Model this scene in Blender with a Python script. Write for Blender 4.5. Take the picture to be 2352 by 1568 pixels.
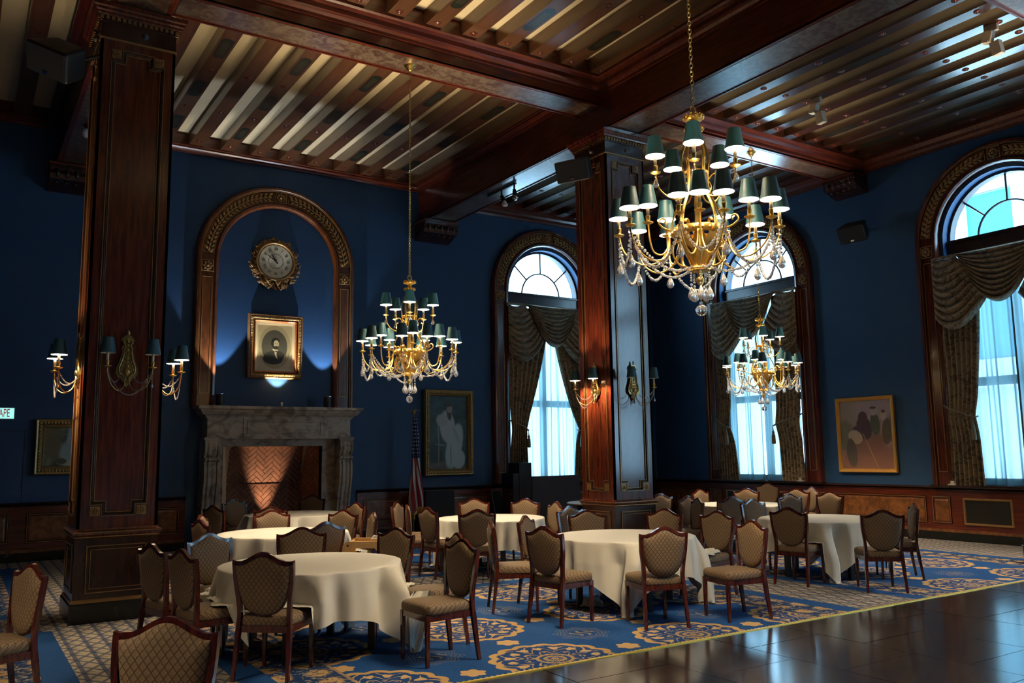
import bpy, math, random
from mathutils import Vector, Matrix
random.seed(7)
PI = math.pi
sc = bpy.context.scene
COL = sc.collection
for o in list(bpy.data.objects): bpy.data.objects.remove(o)

# ------------------------------------------------------------------ camera, sky, exposure
def make_camera():
    yaw, pit, rol = math.radians(33.059), math.radians(7.421), math.radians(-0.807)
    f = Vector((math.sin(yaw)*math.cos(pit), math.cos(yaw)*math.cos(pit), math.sin(pit)))
    r = Vector((math.cos(yaw), -math.sin(yaw), 0)); u = r.cross(f)
    c, s = math.cos(rol), math.sin(rol)
    r, u = r*c+u*s, u*c-r*s
    cam = bpy.data.cameras.new('camera'); ob = bpy.data.objects.new('camera', cam)
    m = Matrix((r, u, -f)).transposed().to_4x4(); m.translation = Vector((0, 0, 1.7))
    ob.matrix_world = m
    cam.sensor_fit = 'HORIZONTAL'; cam.sensor_width = 36; cam.lens = 36*1952.5/2352
    cam.clip_start = .05; cam.clip_end = 200
    COL.objects.link(ob); sc.camera = ob
make_camera()
SKY = (0.40, 0.72, 1.0); SKY_STRENGTH = 3.6
LAMP = (1.0, 0.77, 0.48); BULB_W = 14.0
world = bpy.data.worlds.new('sky'); sc.world = world; world.use_nodes = True
_bg = world.node_tree.nodes['Background']; _bg.inputs[0].default_value = (*SKY, 1); _bg.inputs[1].default_value = SKY_STRENGTH
sc.view_settings.view_transform = 'Standard'; sc.view_settings.look = 'None'
sc.view_settings.exposure = 1.75; sc.view_settings.gamma = 1.0; sc.view_settings.use_curve_mapping = False
cy = sc.cycles
cy.max_bounces = 6; cy.diffuse_bounces = 3; cy.glossy_bounces = 3; cy.transmission_bounces = 5
cy.transparent_max_bounces = 10; cy.caustics_reflective = False; cy.caustics_refractive = False
cy.sample_clamp_indirect = 4.0; cy.use_denoising = True

# ------------------------------------------------------------------ node expressions
class X:
    def __init__(s, nt, v): s.nt, s.v = nt, v
    def _m(s, op, *a):
        n = s.nt.nodes.new('ShaderNodeMath'); n.operation = op
        for i, q in enumerate((s,)+a):
            q = q.v if isinstance(q, X) else q
            if isinstance(q, (int, float)): n.inputs[i].default_value = q
            else: s.nt.links.new(q, n.inputs[i])
        return X(s.nt, n.outputs[0])
    def __add__(s, o): return s._m('ADD', o)
    __radd__ = __add__
    def __sub__(s, o): return s._m('SUBTRACT', o)
    def __rsub__(s, o): return (s*-1)+o
    def __mul__(s, o): return s._m('MULTIPLY', o)
    __rmul__ = __mul__
    def __truediv__(s, o): return s._m('DIVIDE', o)
    def abs(s): return s._m('ABSOLUTE')
    def frac(s): return s._m('FRACT')
    def mod(s, o): return s._m('FLOORED_MODULO', o)
    def sin(s): return s._m('SINE')
    def cos(s): return s._m('COSINE')
    def sqrt(s): return s._m('SQRT')
    def min(s, o): return s._m('MINIMUM', o)
    def max(s, o): return s._m('MAXIMUM', o)
    def lt(s, o): return s._m('LESS_THAN', o)
    def gt(s, o): return s._m('GREATER_THAN', o)
    def atan2(s, o): return s._m('ARCTAN2', o)
    def near(s, p): return (s.mod(p)-p/2).abs()          # distance from the middle of each cell
    def step(s, a, b):                                    # smooth 0..1 from a to b
        n = s.nt.nodes.new('ShaderNodeMapRange'); n.interpolation_type = 'SMOOTHSTEP'
        s.nt.links.new(s.v, n.inputs[0]); n.inputs[1].default_value = a; n.inputs[2].default_value = b
        return X(s.nt, n.outputs[0])

class Mat:
    def __init__(s, name, color=(.8, .8, .8), rough=.5, metal=0, coat=0, spec=.5, **kw):
        s.m = bpy.data.materials.new(name); s.m.use_nodes = True; s.nt = s.m.node_tree
        s.b = s.nt.nodes['Principled BSDF']; s.out = s.nt.nodes['Material Output']
        s.b.inputs['Base Color'].default_value = (*color, 1); s.b.inputs['Roughness'].default_value = rough
        s.b.inputs['Metallic'].default_value = metal; s.b.inputs['Coat Weight'].default_value = coat
        s.b.inputs['Coat Roughness'].default_value = kw.get('coat_rough', .12)
        s.b.inputs['Specular IOR Level'].default_value = spec
        s.color = X(s.nt, None); s.tc = s.nt.nodes.new('ShaderNodeTexCoord')
        s._c = None
    def xyz(s, kind='Object'):
        n = s.nt.nodes.new('ShaderNodeSeparateXYZ'); s.nt.links.new(s.tc.outputs[kind], n.inputs[0])
        return [X(s.nt, n.outputs[i]) for i in range(3)]
    def noise(s, scale=5, stretch=(1, 1, 1), detail=3, kind='Object', dist=0):
        mp = s.nt.nodes.new('ShaderNodeMapping'); mp.inputs['Scale'].default_value = stretch
        s.nt.links.new(s.tc.outputs[kind], mp.inputs[0])
        n = s.nt.nodes.new('ShaderNodeTexNoise'); n.inputs['Scale'].default_value = scale; n.inputs['Detail'].default_value = detail
        n.inputs['Distortion'].default_value = dist
        s.nt.links.new(mp.outputs[0], n.inputs['Vector']); return X(s.nt, n.outputs[0])
    def rgb(s, c):
        n = s.nt.nodes.new('ShaderNodeRGB'); n.outputs[0].default_value = (*c, 1); return n.outputs[0]
    def mix(s, a, b, fac):
        n = s.nt.nodes.new('ShaderNodeMix'); n.data_type = 'RGBA'
        for sock, v in ((n.inputs[6], a), (n.inputs[7], b)):
            if isinstance(v, tuple): sock.default_value = (*v, 1)
            else: s.nt.links.new(v, sock)
        if isinstance(fac, X): s.nt.links.new(fac.v, n.inputs[0])
        else: n.inputs[0].default_value = fac
        return n.outputs[2]
    def base(s, sock): s.nt.links.new(sock, s.b.inputs['Base Color']); return s
    def rough(s, x): s.nt.links.new(x.v, s.b.inputs['Roughness']); return s
    def bump(s, x, strength=.3, dist=.01):
        n = s.nt.nodes.new('ShaderNodeBump'); n.inputs['Strength'].default_value = strength; n.inputs['Distance'].default_value = dist
        s.nt.links.new(x.v, n.inputs['Height']); s.nt.links.new(n.outputs[0], s.b.inputs['Normal']); return s

def wood(name, c1, c2, stretch, rough=.28, coat=.35, scale=6, bump=.0):
    m = Mat(name, c1, rough, coat=coat)
    g = m.noise(scale, stretch, 5, dist=.6)
    m.base(m.mix(c1, c2, g.step(.3, .7)))
    return m
MAH1, MAH2 = (.060, .0095, .0038), (.145, .027, .0095)
M = {}
M['wood_v'] = wood('mahogany_vertical', MAH1, MAH2, (4, 4, .35), .22, .5)
M['wood_x'] = wood('mahogany_along_x', MAH1, MAH2, (.35, 4, 4))
M['wood_y'] = wood('mahogany_along_y', MAH1, MAH2, (4, .35, 4))
M['wood_dark'] = wood('dark_mahogany', (.018, .0055, .003), (.05, .013, .006), (3, 3, .5), .25, .4)
M['wood_panel'] = wood('figured_wainscot', (.11, .038, .012), (.25, .095, .028), (2, 2, 2), .3, .3, 5)
M['chair_wood'] = wood('chair_mahogany', (.038, .0070, .0038), (.085, .0155, .0078), (5, 5, 1), .2, .5, 8)
M['arch_wood'] = wood('arch_wood', (.085, .024, .007), (.17, .052, .013), (3, 3, .7), .28, .4)
M['gilt_line'] = Mat('worn_gilt_line', (.42, .24, .09), .35, .6)
M['carved'] = Mat('gilded_carving', (.34, .19, .07), .38, .55)
M['blue_wall'] = Mat('navy_wall_cloth', (.008, .030, .105), .62)
_n = M['blue_wall'].noise(90, (1, 1, 1), 2); M['blue_wall'].base(M['blue_wall'].mix((.009, .048, .13), (.016, .072, .185), _n)).bump(_n, .25, .004)
M['plaster'] = Mat('cream_plaster', (.60, .50, .31), .7)
_n = M['plaster'].noise(3, (1, 1, 1), 4); M['plaster'].base(M['plaster'].mix((.70, .60, .39), (.84, .74, .50), _n))
M['soffit'] = Mat('painted_soffit', (.10, .075, .055), .28, coat=1.0, coat_rough=.22); M['soffit'].b.inputs['Coat IOR'].default_value = 1.75
_n = M['soffit'].noise(7, (1, 1, 1), 5, dist=1.5); M['soffit'].base(M['soffit'].mix((.075, .035, .022), (.17, .125, .085), _n.step(.35, .65)))
M['marble'] = Mat('veined_marble', (.4, .35, .28), .45)
_n = M['marble'].noise(4, (1, 1, 1.3), 6, dist=1.2); M['marble'].base(M['marble'].mix((.22, .175, .13), (.50, .43, .33), _n.step(.30, .60)))
M['black_marble'] = Mat('black_marble', (.010, .011, .009), .25)
_n = M['black_marble'].noise(9, (1, 1, 1), 5, dist=1); M['black_marble'].base(M['black_marble'].mix((.006, .007, .006), (.05, .055, .045), _n.step(.62, .75)))
M['brass'] = Mat('polished_brass', (.72, .46, .12), .32, 1.0)
M['old_brass'] = Mat('aged_brass', (.40, .29, .11), .34, 1.0)
M['candle'] = Mat('candle_sleeve', (.85, .74, .52), .5)
def shade_mat():
    m = Mat('teal_shade', (.018, .085, .115), .42)
    g = m.nt.nodes.new('ShaderNodeNewGeometry'); n = X(m.nt, g.outputs['Backfacing'])
    m.base(m.mix((.018, .085, .115), (.92, .88, .78), n)); return m
M['shade'] = shade_mat()
M['crystal'] = Mat('crystal', (.95, .96, 1), .03, spec=.8)
M['crystal'].b.inputs['Transmission Weight'].default_value = .88; M['crystal'].b.inputs['IOR'].default_value = 1.5
M['linen'] = Mat('white_linen', (.58, .57, .53), .8)
_n = M['linen'].noise(400, (1, 1, 1), 1); M['linen'].bump(_n, .08, .001)
M['black'] = Mat('black_plastic', (.010, .010, .011), .4)
M['black_gloss'] = Mat('black_lacquer', (.008, .008, .009), .2)
M['black_cloth'] = Mat('navy_black_cloth', (.008, .010, .018), .9)
M['grey_panel'] = Mat('charcoal_felt', (.055, .050, .056), .9)
M['chrome'] = Mat('chrome', (.75, .75, .74), .18, 1.0)
M['offwhite'] = Mat('offwhite_metal', (.62, .58, .48), .5)
M['white'] = Mat('white_paint', (.8, .8, .8), .5)
M['birch'] = wood('birch_ply', (.62, .36, .13), (.74, .47, .20), (3, 3, 3), .4, .1)
M['grille_wire'] = Mat('dark_grille_wire', (.05, .038, .02), .5, .5)
M['edge_brass'] = Mat('brass_edge_strip', (.80, .60, .10), .35, .4)
M['paper'] = Mat('cream_paper', (.75, .70, .52), .7)
M['ink'] = Mat('clock_ink', (.02, .017, .012), .6)

def fabric_mat(plane):
    m = Mat('diamond_weave_'+plane, (.1, .06, .03), .75)
    x, y, z = m.xyz(); b = z if plane == 'back' else y
    b = z if plane == 'back' else y+z; p = x*(1/.041)+b*(1/.052); q = x*(1/.041)-b*(1/.052)
    d = (p.near(1)).max(q.near(1))                    # .5 at the diamond edge
    fan = ((p.mod(1)-.25).abs().max((q.mod(1)-.25).abs()))
    n = m.noise(180, (1, 1, 1), 2)
    c = m.mix((.150, .096, .055), (.205, .138, .080), n)
    c = m.mix(c, (.235, .162, .096), fan.step(.22, .12)*.6)
    c = m.mix(c, (.045, .026, .015), d.step(.40, .47))
    m.base(c).bump(d.step(.47, .38), .25, .003); return m
M['fabric_back'] = fabric_mat('back'); M['fabric_seat'] = fabric_mat('seat')

def damask(name, c1, c2):
    m = Mat(name, c1, .6)
    x, y, z = m.xyz('UV')
    n = m.noise(5.5, (1, .8, 1), 2, 'UV', 1.6); n2 = m.noise(11, (1, 1, 1), 1, 'UV', .8)
    vine = (n-.5).abs().step(.035, .015); leaf = n2.step(.60, .64)
    k = vine.max(leaf)*-1+1
    m.base(m.mix(c2, c1, k)); m.b.inputs['Sheen Weight'].default_value = .2; return m
M['damask'] = damask('bronze_damask', (.33, .25, .145), (.13, .098, .058))
M['cord'] = Mat('bronze_cord', (.26, .2, .12), .6)

def sheer_mat():
    m = Mat('sheer_voile'); nt = m.nt; nt.nodes.remove(m.b)
    tr = nt.nodes.new('ShaderNodeBsdfTransparent'); tl = nt.nodes.new('ShaderNodeBsdfTranslucent'); df = nt.nodes.new('ShaderNodeBsdfDiffuse')
    tl.inputs[0].default_value = (.15, .23, .25, 1); df.inputs[0].default_value = (.30, .36, .38, 1)
    a = nt.nodes.new('ShaderNodeMixShader'); a.inputs[0].default_value = .3; nt.links.new(tl.outputs[0], a.inputs[1]); nt.links.new(df.outputs[0], a.inputs[2])
    b = nt.nodes.new('ShaderNodeMixShader'); lw = nt.nodes.new('ShaderNodeLayerWeight'); lw.inputs[0].default_value = .5; X(nt, lw.outputs['Facing']); nt.links.new((X(nt, lw.outputs['Facing'])*.32+.84).min(1).v, b.inputs[0])
    nt.links.new(tr.outputs[0], b.inputs[1]); nt.links.new(a.outputs[0], b.inputs[2]); nt.links.new(b.outputs[0], m.out.inputs[0]); return m
M['sheer'] = sheer_mat()
def glass_mat():
    m = Mat('window_glass'); nt = m.nt; nt.nodes.remove(m.b)
    tr = nt.nodes.new('ShaderNodeBsdfTransparent'); gl = nt.nodes.new('ShaderNodeBsdfGlossy'); gl.inputs['Roughness'].default_value = .03
    tr.inputs[0].default_value = (.93, .96, .97, 1)
    b = nt.nodes.new('ShaderNodeMixShader'); b.inputs[0].default_value = .05
    nt.links.new(tr.outputs[0], b.inputs[1]); nt.links.new(gl.outputs[0], b.inputs[2]); nt.links.new(b.outputs[0], m.out.inputs[0]); return m
M['glass'] = glass_mat()
def emis(name, c, s):
    m = Mat(name); m.b.inputs['Emission Color'].default_value = (*c, 1); m.b.inputs['Emission Strength'].default_value = s
    m.b.inputs['Base Color'].default_value = (*c, 1); return m
M['bulb'] = emis('lit_bulb', (1, .85, .6), 14)

# ------------------------------------------------------------------ mesh building
class MB:
    def __init__(s): s.v, s.f, s.uv, s.mi = [], [], None, []
    def quad(s, a, b, c, d): i = len(s.v); s.v += [a, b, c, d]; s.f.append((i, i+1, i+2, i+3)); return s
    def poly(s, pts): i = len(s.v); s.v += list(pts); s.f.append(tuple(range(i, i+len(pts)))); return s
    def box(s, x0, x1, y0, y1, z0, z1):
        i = len(s.v)
        s.v += [(x0, y0, z0), (x1, y0, z0), (x1, y1, z0), (x0, y1, z0), (x0, y0, z1), (x1, y0, z1), (x1, y1, z1), (x0, y1, z1)]
        s.f += [tuple(i+k for k in q) for q in ((0, 3, 2, 1), (4, 5, 6, 7), (0, 1, 5, 4), (1, 2, 6, 5), (2, 3, 7, 6), (3, 0, 4, 7))]; return s
    def xf(s, mat, start=0):
        for k in range(start, len(s.v)): s.v[k] = tuple(mat @ Vector(s.v[k]))
        return s
    def grid(s, fn, nu, nv, closed_u=False, uv=None):
        i = len(s.v); cu = nu if closed_u else nu+1
        for b in range(nv+1):
            for a in range(cu): s.v.append(tuple(fn(a/nu, b/nv)))
        for b in range(nv):
            for a in range(nu):
                a2 = (a+1) % cu if closed_u else a+1
                s.f.append((i+b*cu+a, i+b*cu+a2, i+(b+1)*cu+a2, i+(b+1)*cu+a))
        return s
    def lathe(s, prof, n=16, c=(0, 0, 0), cap=True):
        i = len(s.v)
        for r, z in prof:
            for k in range(n):
                a = 2*PI*k/n; s.v.append((c[0]+r*math.cos(a), c[1]+r*math.sin(a), c[2]+z))
        for j in range(len(prof)-1):
            for k in range(n):
                k2 = (k+1) % n; s.f.append((i+j*n+k, i+j*n+k2, i+(j+1)*n+k2, i+(j+1)*n+k))
        if cap:
            if prof[0][0] > 1e-4: s.f.append(tuple(i+k for k in reversed(range(n))))
            if prof[-1][0] > 1e-4: s.f.append(tuple(i+(len(prof)-1)*n+k for k in range(n)))
        return s
    def tube(s, pts, r, n=6, cap=True, flat=1.0):
        i = len(s.v); pts = [Vector(p) for p in pts]; m = len(pts)
        up = Vector((0, 0, 1)); prev = None
        for k, p in enumerate(pts):
            t = (pts[min(k+1, m-1)]-pts[max(k-1, 0)]).normalized()
            if prev is None:
                a = t.cross(up)
                if a.length < .05: a = t.cross(Vector((1, 0, 0)))
                a.normalize()
            else: a = (prev-t*prev.dot(t)).normalized()
            prev = a; b = t.cross(a); rr = r[k] if isinstance(r, (list, tuple)) else r
            for q in range(n):
                w = 2*PI*q/n+PI/n; s.v.append(tuple(p+a*(rr*math.cos(w))+b*(rr*flat*math.sin(w))))
        for k in range(m-1):
            for q in range(n):
                q2 = (q+1) % n; s.f.append((i+k*n+q, i+k*n+q2, i+(k+1)*n+q2, i+(k+1)*n+q))
        if cap: s.f.append(tuple(i+q for q in reversed(range(n)))); s.f.append(tuple(i+(m-1)*n+q for q in range(n)))
        return s
    def ball(s, c, r, n=8, m=5, sx=1, sy=1, sz=1):
        i = len(s.v)
        s.v.append((c[0], c[1], c[2]-r*sz))
        for j in range(1, m):
            t = PI*j/m
            for k in range(n):
                a = 2*PI*k/n; s.v.append((c[0]+r*sx*math.sin(t)*math.cos(a), c[1]+r*sy*math.sin(t)*math.sin(a), c[2]-r*sz*math.cos(t)))
        s.v.append((c[0], c[1], c[2]+r*sz)); e = len(s.v)-1
        for k in range(n):
            k2 = (k+1) % n
            s.f.append((i, i+1+k2, i+1+k)); s.f.append((e, e-n+k, e-n+k2))
            for j in range(m-2):
                b = i+1+j*n; s.f.append((b+k, b+k2, b+n+k2, b+n+k))
        return s
    def prism(s, pts, y0, y1):                             # outline in x,z extruded along y
        i = len(s.v); n = len(pts)
        s.v += [(x, y0, z) for x, z in pts]+[(x, y1, z) for x, z in pts]
        s.f.append(tuple(i+k for k in range(n))); s.f.append(tuple(i+n+k for k in reversed(range(n))))
        for k in range(n): k2 = (k+1) % n; s.f.append((i+k2, i+k, i+n+k, i+n+k2))
        return s
    def rect_ring(s, x0, x1, y0, y1, prof):                # moulding inside a rectangle: prof = (inset, z)
        i = len(s.v); m = len(prof)
        for d, z in prof: s.v += [(x0+d, y0+d, z), (x1-d, y0+d, z), (x1-d, y1-d, z), (x0+d, y1-d, z)]
        for j in range(m-1):
            for k in range(4): k2 = (k+1) % 4; s.f.append((i+j*4+k, i+j*4+k2, i+j*4+4+k2, i+j*4+4+k))
        return s
    def frame(s, pts, prof, closed=True):                  # picture-frame moulding in the x,z plane; prof=(inset,y); pts counter-clockwise
        i = len(s.v); n = len(pts); P2 = [Vector((p[0], p[1])) for p in pts]; m = len(prof)
        nor = []
        for k in range(n):
            a, b, c = P2[k-1], P2[k], P2[(k+1) % n]
            d1 = (b-a).normalized() if closed or k > 0 else (c-b).normalized()
            d2 = (c-b).normalized() if closed or k < n-1 else d1
            n1 = Vector((-d1.y, d1.x)); n2 = Vector((-d2.y, d2.x)); q = n1+n2
            q = q/max(.3, q.dot(n1)) if q.length > 1e-6 else n1
            nor.append(q)
        for d, y in prof:
            for k in range(n): w = P2[k]+nor[k]*d; s.v.append((w.x, y, w.y))
        for j in range(m-1):
            for k in range(n if closed else n-1):
                k2 = (k+1) % n; s.f.append((i+j*n+k, i+j*n+k2, i+(j+1)*n+k2, i+(j+1)*n+k))
        return s
    def mesh(s, name, mat, smooth=False, uvfn=None):
        me = bpy.data.meshes.new(name); me.from_pydata(s.v, [], s.f)
        for m in (mat if isinstance(mat, (list, tuple)) else [mat]): me.materials.append(m.m if isinstance(m, Mat) else m)
        if s.mi: me.polygons.foreach_set('material_index', s.mi)
        if smooth: me.polygons.foreach_set('use_smooth', [True]*len(me.polygons))
        if uvfn:
            l = me.uv_layers.new(name='UVMap')
            for lp in me.loops: l.data[lp.index].uv = uvfn(lp.vertex_index, s.v[lp.vertex_index])
        me.validate(); me.update(); return me
    def build(s, name, mat, parent=None, smooth=False, loc=(0, 0, 0), rz=0, uvfn=None):
        return obj(name, s.mesh(name, mat, smooth, uvfn), parent, loc, rz)
def obj(name, data, parent=None, loc=(0, 0, 0), rz=0):
    o = bpy.data.objects.new(name, data); o.location = loc; o.rotation_euler = (0, 0, rz)
    if parent: o.parent = parent
    COL.objects.link(o); return o
def thing(name, label, cat, loc=(0, 0, 0), rz=0, group=None):
    return tag(obj(name, None, None, loc, rz), label, cat, group)
def tag(o, label, cat, group=None):
    o['label'] = label; o['category'] = cat
    if group: o['group'] = group
    return o
def struct(name, label=None, loc=(0, 0, 0), rz=0, data=None):
    o = obj(name, data, None, loc, rz); o['kind'] = 'structure'
    if label: o['label'] = label
    return o
def autosmooth(o, ang=40):
    me = o.data; me.polygons.foreach_set('use_smooth', [True]*len(me.polygons)); me.set_sharp_from_angle(angle=math.radians(ang)); return o
def bevel(o, w=.006, seg=2):
    b = o.modifiers.new('bevel', 'BEVEL'); b.width = w; b.segments = seg; b.limit_method = 'ANGLE'; return o
def copy_tree(src, loc, rz, label=None):
    r = src.copy(); COL.objects.link(r); r.location = loc; r.rotation_euler = (0, 0, rz)
    if label: r['label'] = label
    def rec(a, b):
        for ch in a.children:
            c = ch.copy(); COL.objects.link(c); c.parent = b; rec(ch, c)
    rec(src, r); return r
def lerp(a, b, t): return a+(b-a)*t
def polyline(pts, t):                                      # position on a list of points by equal parameter, Catmull-Rom
    n = len(pts)-1; k = min(int(t*n), n-1); u = t*n-k
    p0, p1, p2, p3 = (Vector(pts[max(k-1, 0)]), Vector(pts[k]), Vector(pts[k+1]), Vector(pts[min(k+2, n)]))
    return .5*((2*p1)+(p2-p0)*u+(2*p0-5*p1+4*p2-p3)*u*u+(3*p1-p0-3*p2+p3)*u**3)
def curve(pts, n): return [polyline(pts, k/n) for k in range(n+1)]

# ------------------------------------------------------------------ room shell
YN, XE, XW, YS = 16.68, 15.3, -6.0, -5.0
HC = 7.885
def carpet_mat():
    m = Mat('patterned_carpet', (.02, .06, .2), .95, spec=.1)
    x, y, z = m.xyz()
    def band(v, c, h): return ((v-c).abs()-h).max(0)
    dx = band(x, 1.40, 0).min(band(x, 8.66, 0)).min(band(x, 14.75, .62))
    dy = band(y, 10.36, 0).min(band(y, 17.2, .9))
    d = dx.min(dy)
    blue = m.mix((.010, .050, .175), (.018, .075, .245), m.noise(60, (1, 1, 1), 3).step(.35, .65))
    gold, beige, dark = (.42, .27, .12), (.36, .31, .24), (.012, .035, .11)
    # lattice aisles: thin blue lines crossing on beige
    p, q = (x/.16+y/.26), (x/.16-y/.26)
    l1 = p.near(1).max(q.near(1)).step(.36, .42)
    l2 = ((x/.16).near(1)).step(.36, .42)
    l3 = ((y/.085).near(1)+((x/.08*PI).sin()*.12)).step(.34, .42)
    lat = m.mix(beige, dark, l1*.75); lat = m.mix(lat, dark, l2*.8); lat = m.mix(lat, (.10, .11, .14), l3*.55)
    # leafy border strip
    wob = m.noise(7, (1, 1, 1), 3); n2 = m.noise(16, (1, 1, 1), 2, dist=1.0)
    bx, by = (x+wob*.12)/.30, (y+wob*.12)/.30
    lf = (bx.near(1)*bx.near(1)+by.near(1)*by.near(1)).sqrt()
    leaf = m.mix(dark, gold, (lf+n2*.5).step(.62, .52)); leaf = m.mix(leaf, beige, (n2.step(.55, .6))*.7)
    leaf = m.mix(leaf, dark, n2.step(.46, .42)*.8)
    # medallion field
    PX, PY = 1.58, 1.46
    mx, my = (x-2.69+PX/2).mod(PX)-PX/2, (y-5.97+PY/2).mod(PY)-PY/2
    r = (mx*mx+my*my).sqrt(); th = my.atan2(mx)
    rim = .52+((th*8).cos().abs())*.045
    rr = r/rim
    scroll = (((rr*3.1)+(th*8).sin()*.30)*PI*1.6).sin()
    vine = m.noise(13, (1, 1, 1), 2, dist=.4)
    med = m.mix((.012, .045, .16), gold, (scroll.abs()+(vine-.5)*1.6).step(.30, .16)*.95)
    blot = (((th*8).sin()*(rr*9).cos()).abs()+(vine-.5)).step(.62, .72)
    med = m.mix(med, (.48, .33, .17), blot*(rr.gt(.42))*.95)
    med = m.mix(med, gold, rr.step(.86, .90)*(vine+.3).step(.5, .56))
    med = m.mix(med, (.33, .24, .13), rr.lt(.30)*((r*95).sin().step(-.2, .3)))
    fld = m.mix(blue, med, rr.lt(1.0))
    # pale star emblems halfway between medallions
    sx, sy = (x-3.47+PX/2).mod(PX)-PX/2, (y-6.63+PY/2).mod(PY)-PY/2
    sr = (sx*sx+sy*sy).sqrt(); st = sy.atan2(sx)
    sm = sr*(1+((st*8).cos())*.10)
    star = ((sm*95).sin().abs().step(.80, .95))*(sm.lt(.25))*(sm.gt(.12))
    core = ((sx*70+(sy*30).sin()*2).sin().step(.3, .6))*(((sx/.13)*(sx/.13)+(sy/.10)*(sy/.10)).lt(1))
    fld = m.mix(fld, (.22, .21, .19), star*.6); fld = m.mix(fld, (.36, .27, .14), core*.75)
    for ox, oy in ((2.69, 6.70), (3.48, 5.97)):
        fx, fy = (x-ox+PX/2).mod(PX)-PX/2, (y-oy+PY/2).mod(PY)-PY/2
        fr = (fx*fx+fy*fy).sqrt(); ft = fy.atan2(fx)
        fld = m.mix(fld, (.46, .30, .15), (fr*(1+((ft*3).cos().abs())*-.25)).lt(.085))
    c = m.mix(lat, blue, d.gt(.50)); c = m.mix(c, leaf, d.gt(.74)); c = m.mix(c, m.rgb(gold), d.gt(1.22)*.6); c = m.mix(c, fld, d.gt(1.25))
    # woven edge along the dance floor
    e = (y-5.755)
    c = m.mix(c, m.mix(dark, beige, (x/.05).near(1).step(.22, .28)), e.lt(.055)*(e.gt(0))*.9)
    pile = m.noise(500, (1, 1, 1), 1); m.base(c).bump(pile, .3, .004); return m
M['carpet'] = carpet_mat()
fl = MB(); fl.box(XW, XE, 5.76, YN+.5, -.05, 0); fl.box(XW, 2.1, YS, 5.76, -.05, 0); fl.box(2.1, 13.9, YS, 5.76, -.09, -.012); fl.box(13.9, XE, YS, 5.76, -.05, 0)
floor = struct('floor', 'blue carpet with gold medallions beside a dark dance floor', data=fl.mesh('floor', M['carpet']))

def parquet_mat():
    m = Mat('dark_parquet', (.03, .02, .015), .16, coat=1.0, spec=1.0, coat_rough=.12); m.b.inputs['Coat IOR'].default_value = 1.8
    x, y, z = m.xyz()
    # fingers: small blocks, basket laid
    bx, by = (x/.155), (y/.155)
    chk = (bx-bx.frac()+by-by.frac()).mod(2)
    fx, fy = (x/.031).near(1), (y/.031).near(1)
    g1, g2 = m.noise(9, (1, 14, 1), 3), m.noise(9, (14, 1, 1), 3)
    n = g1*chk+g2*(1-chk)
    c = m.mix((.011, .009, .010), (.045, .033, .031), n.step(.3, .7))
    spk = m.noise(10, (1, 9, 1), 0).step(.74, .77)
    c = m.mix(c, (.30, .21, .15), spk*.8)
    gap = (fx*chk+fy*(1-chk)).step(.47, .5)
    c = m.mix(c, (.008, .006, .005), gap*.7)
    m.base(c).rough(m.noise(5, (1, 1, 1), 3)*.14+.16); return m
M['parquet'] = parquet_mat()
M['seam'] = Mat('worn_panel_edge', (.55, .48, .42), .4)
pan = .93
for i, x0 in enumerate([2.1+.015+pan*k for k in range(-0, 13)]):
    off = 0 if i % 2 else pan/2
    for j in range(-1, 8):
        y1 = 5.745-j*pan+(0 if off == 0 else -off+pan); y0 = y1-pan
        if y0 >= 5.74: continue
        y1 = min(y1, 5.745)
        if y1 < .3 or y1-y0 < .05: continue
        b = MB(); g = .003+random.random()*.002
        b.box(x0+g, x0+pan-g, y0+g, y1-g, -.03, -.0025+random.random()*.003)
        o = b.build('dance_floor_panel', M['parquet'], floor)
strip = MB(); strip.box(2.1, 13.9, 5.742, 5.772, -.01, .006)
strip.build('edge_strip', M['edge_brass'], floor)
sub = MB(); sub.box(2.1, 13.9, YS, 5.745, -.012, -.0105); sub.build('seam_bed', M['seam'], floor)

# ---- walls with arched openings, local frame: u along wall, +y outward, z up
WZ0, WSP, WR = .98, 5.50, 1.10
def wall_mesh(u0, u1, H, openings, thick=.42):
    b = MB(); n = 24
    edges = sorted(openings); cur = u0
    for c in edges:
        b.quad((cur, 0, 0), (c-WR, 0, 0), (c-WR, 0, H), (cur, 0, H))
        b.quad((c-WR, 0, 0), (c+WR, 0, 0), (c+WR, 0, WZ0), (c-WR, 0, WZ0))
        arc = [(c-WR*math.cos(PI*k/n), WSP+WR*math.sin(PI*k/n)) for k in range(n+1)]
        for k in range(n):
            (a, az), (d, dz) = arc[k], arc[k+1]
            b.quad((a, 0, az), (d, 0, dz), (d, 0, H), (a, 0, H))
            b.quad((a, 0, az), (a, thick, az), (d, thick, dz), (d, 0, dz))
        b.quad((c-WR, 0, WZ0), (c-WR, thick, WZ0), (c-WR, thick, WSP), (c-WR, 0, WSP))
        b.quad((c+WR, 0, WZ0), (c+WR, 0, WSP), (c+WR, thick, WSP), (c+WR, thick, WZ0))
        b.quad((c-WR, 0, WZ0), (c+WR, 0, WZ0), (c+WR, thick, WZ0), (c-WR, thick, WZ0))
        cur = c+WR
    b.quad((cur, 0, 0), (u1, 0, 0), (u1, 0, H), (cur, 0, H)); return b
wall_n = struct('wall_north', 'navy fireplace wall', data=None)
wn = MB()
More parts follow.
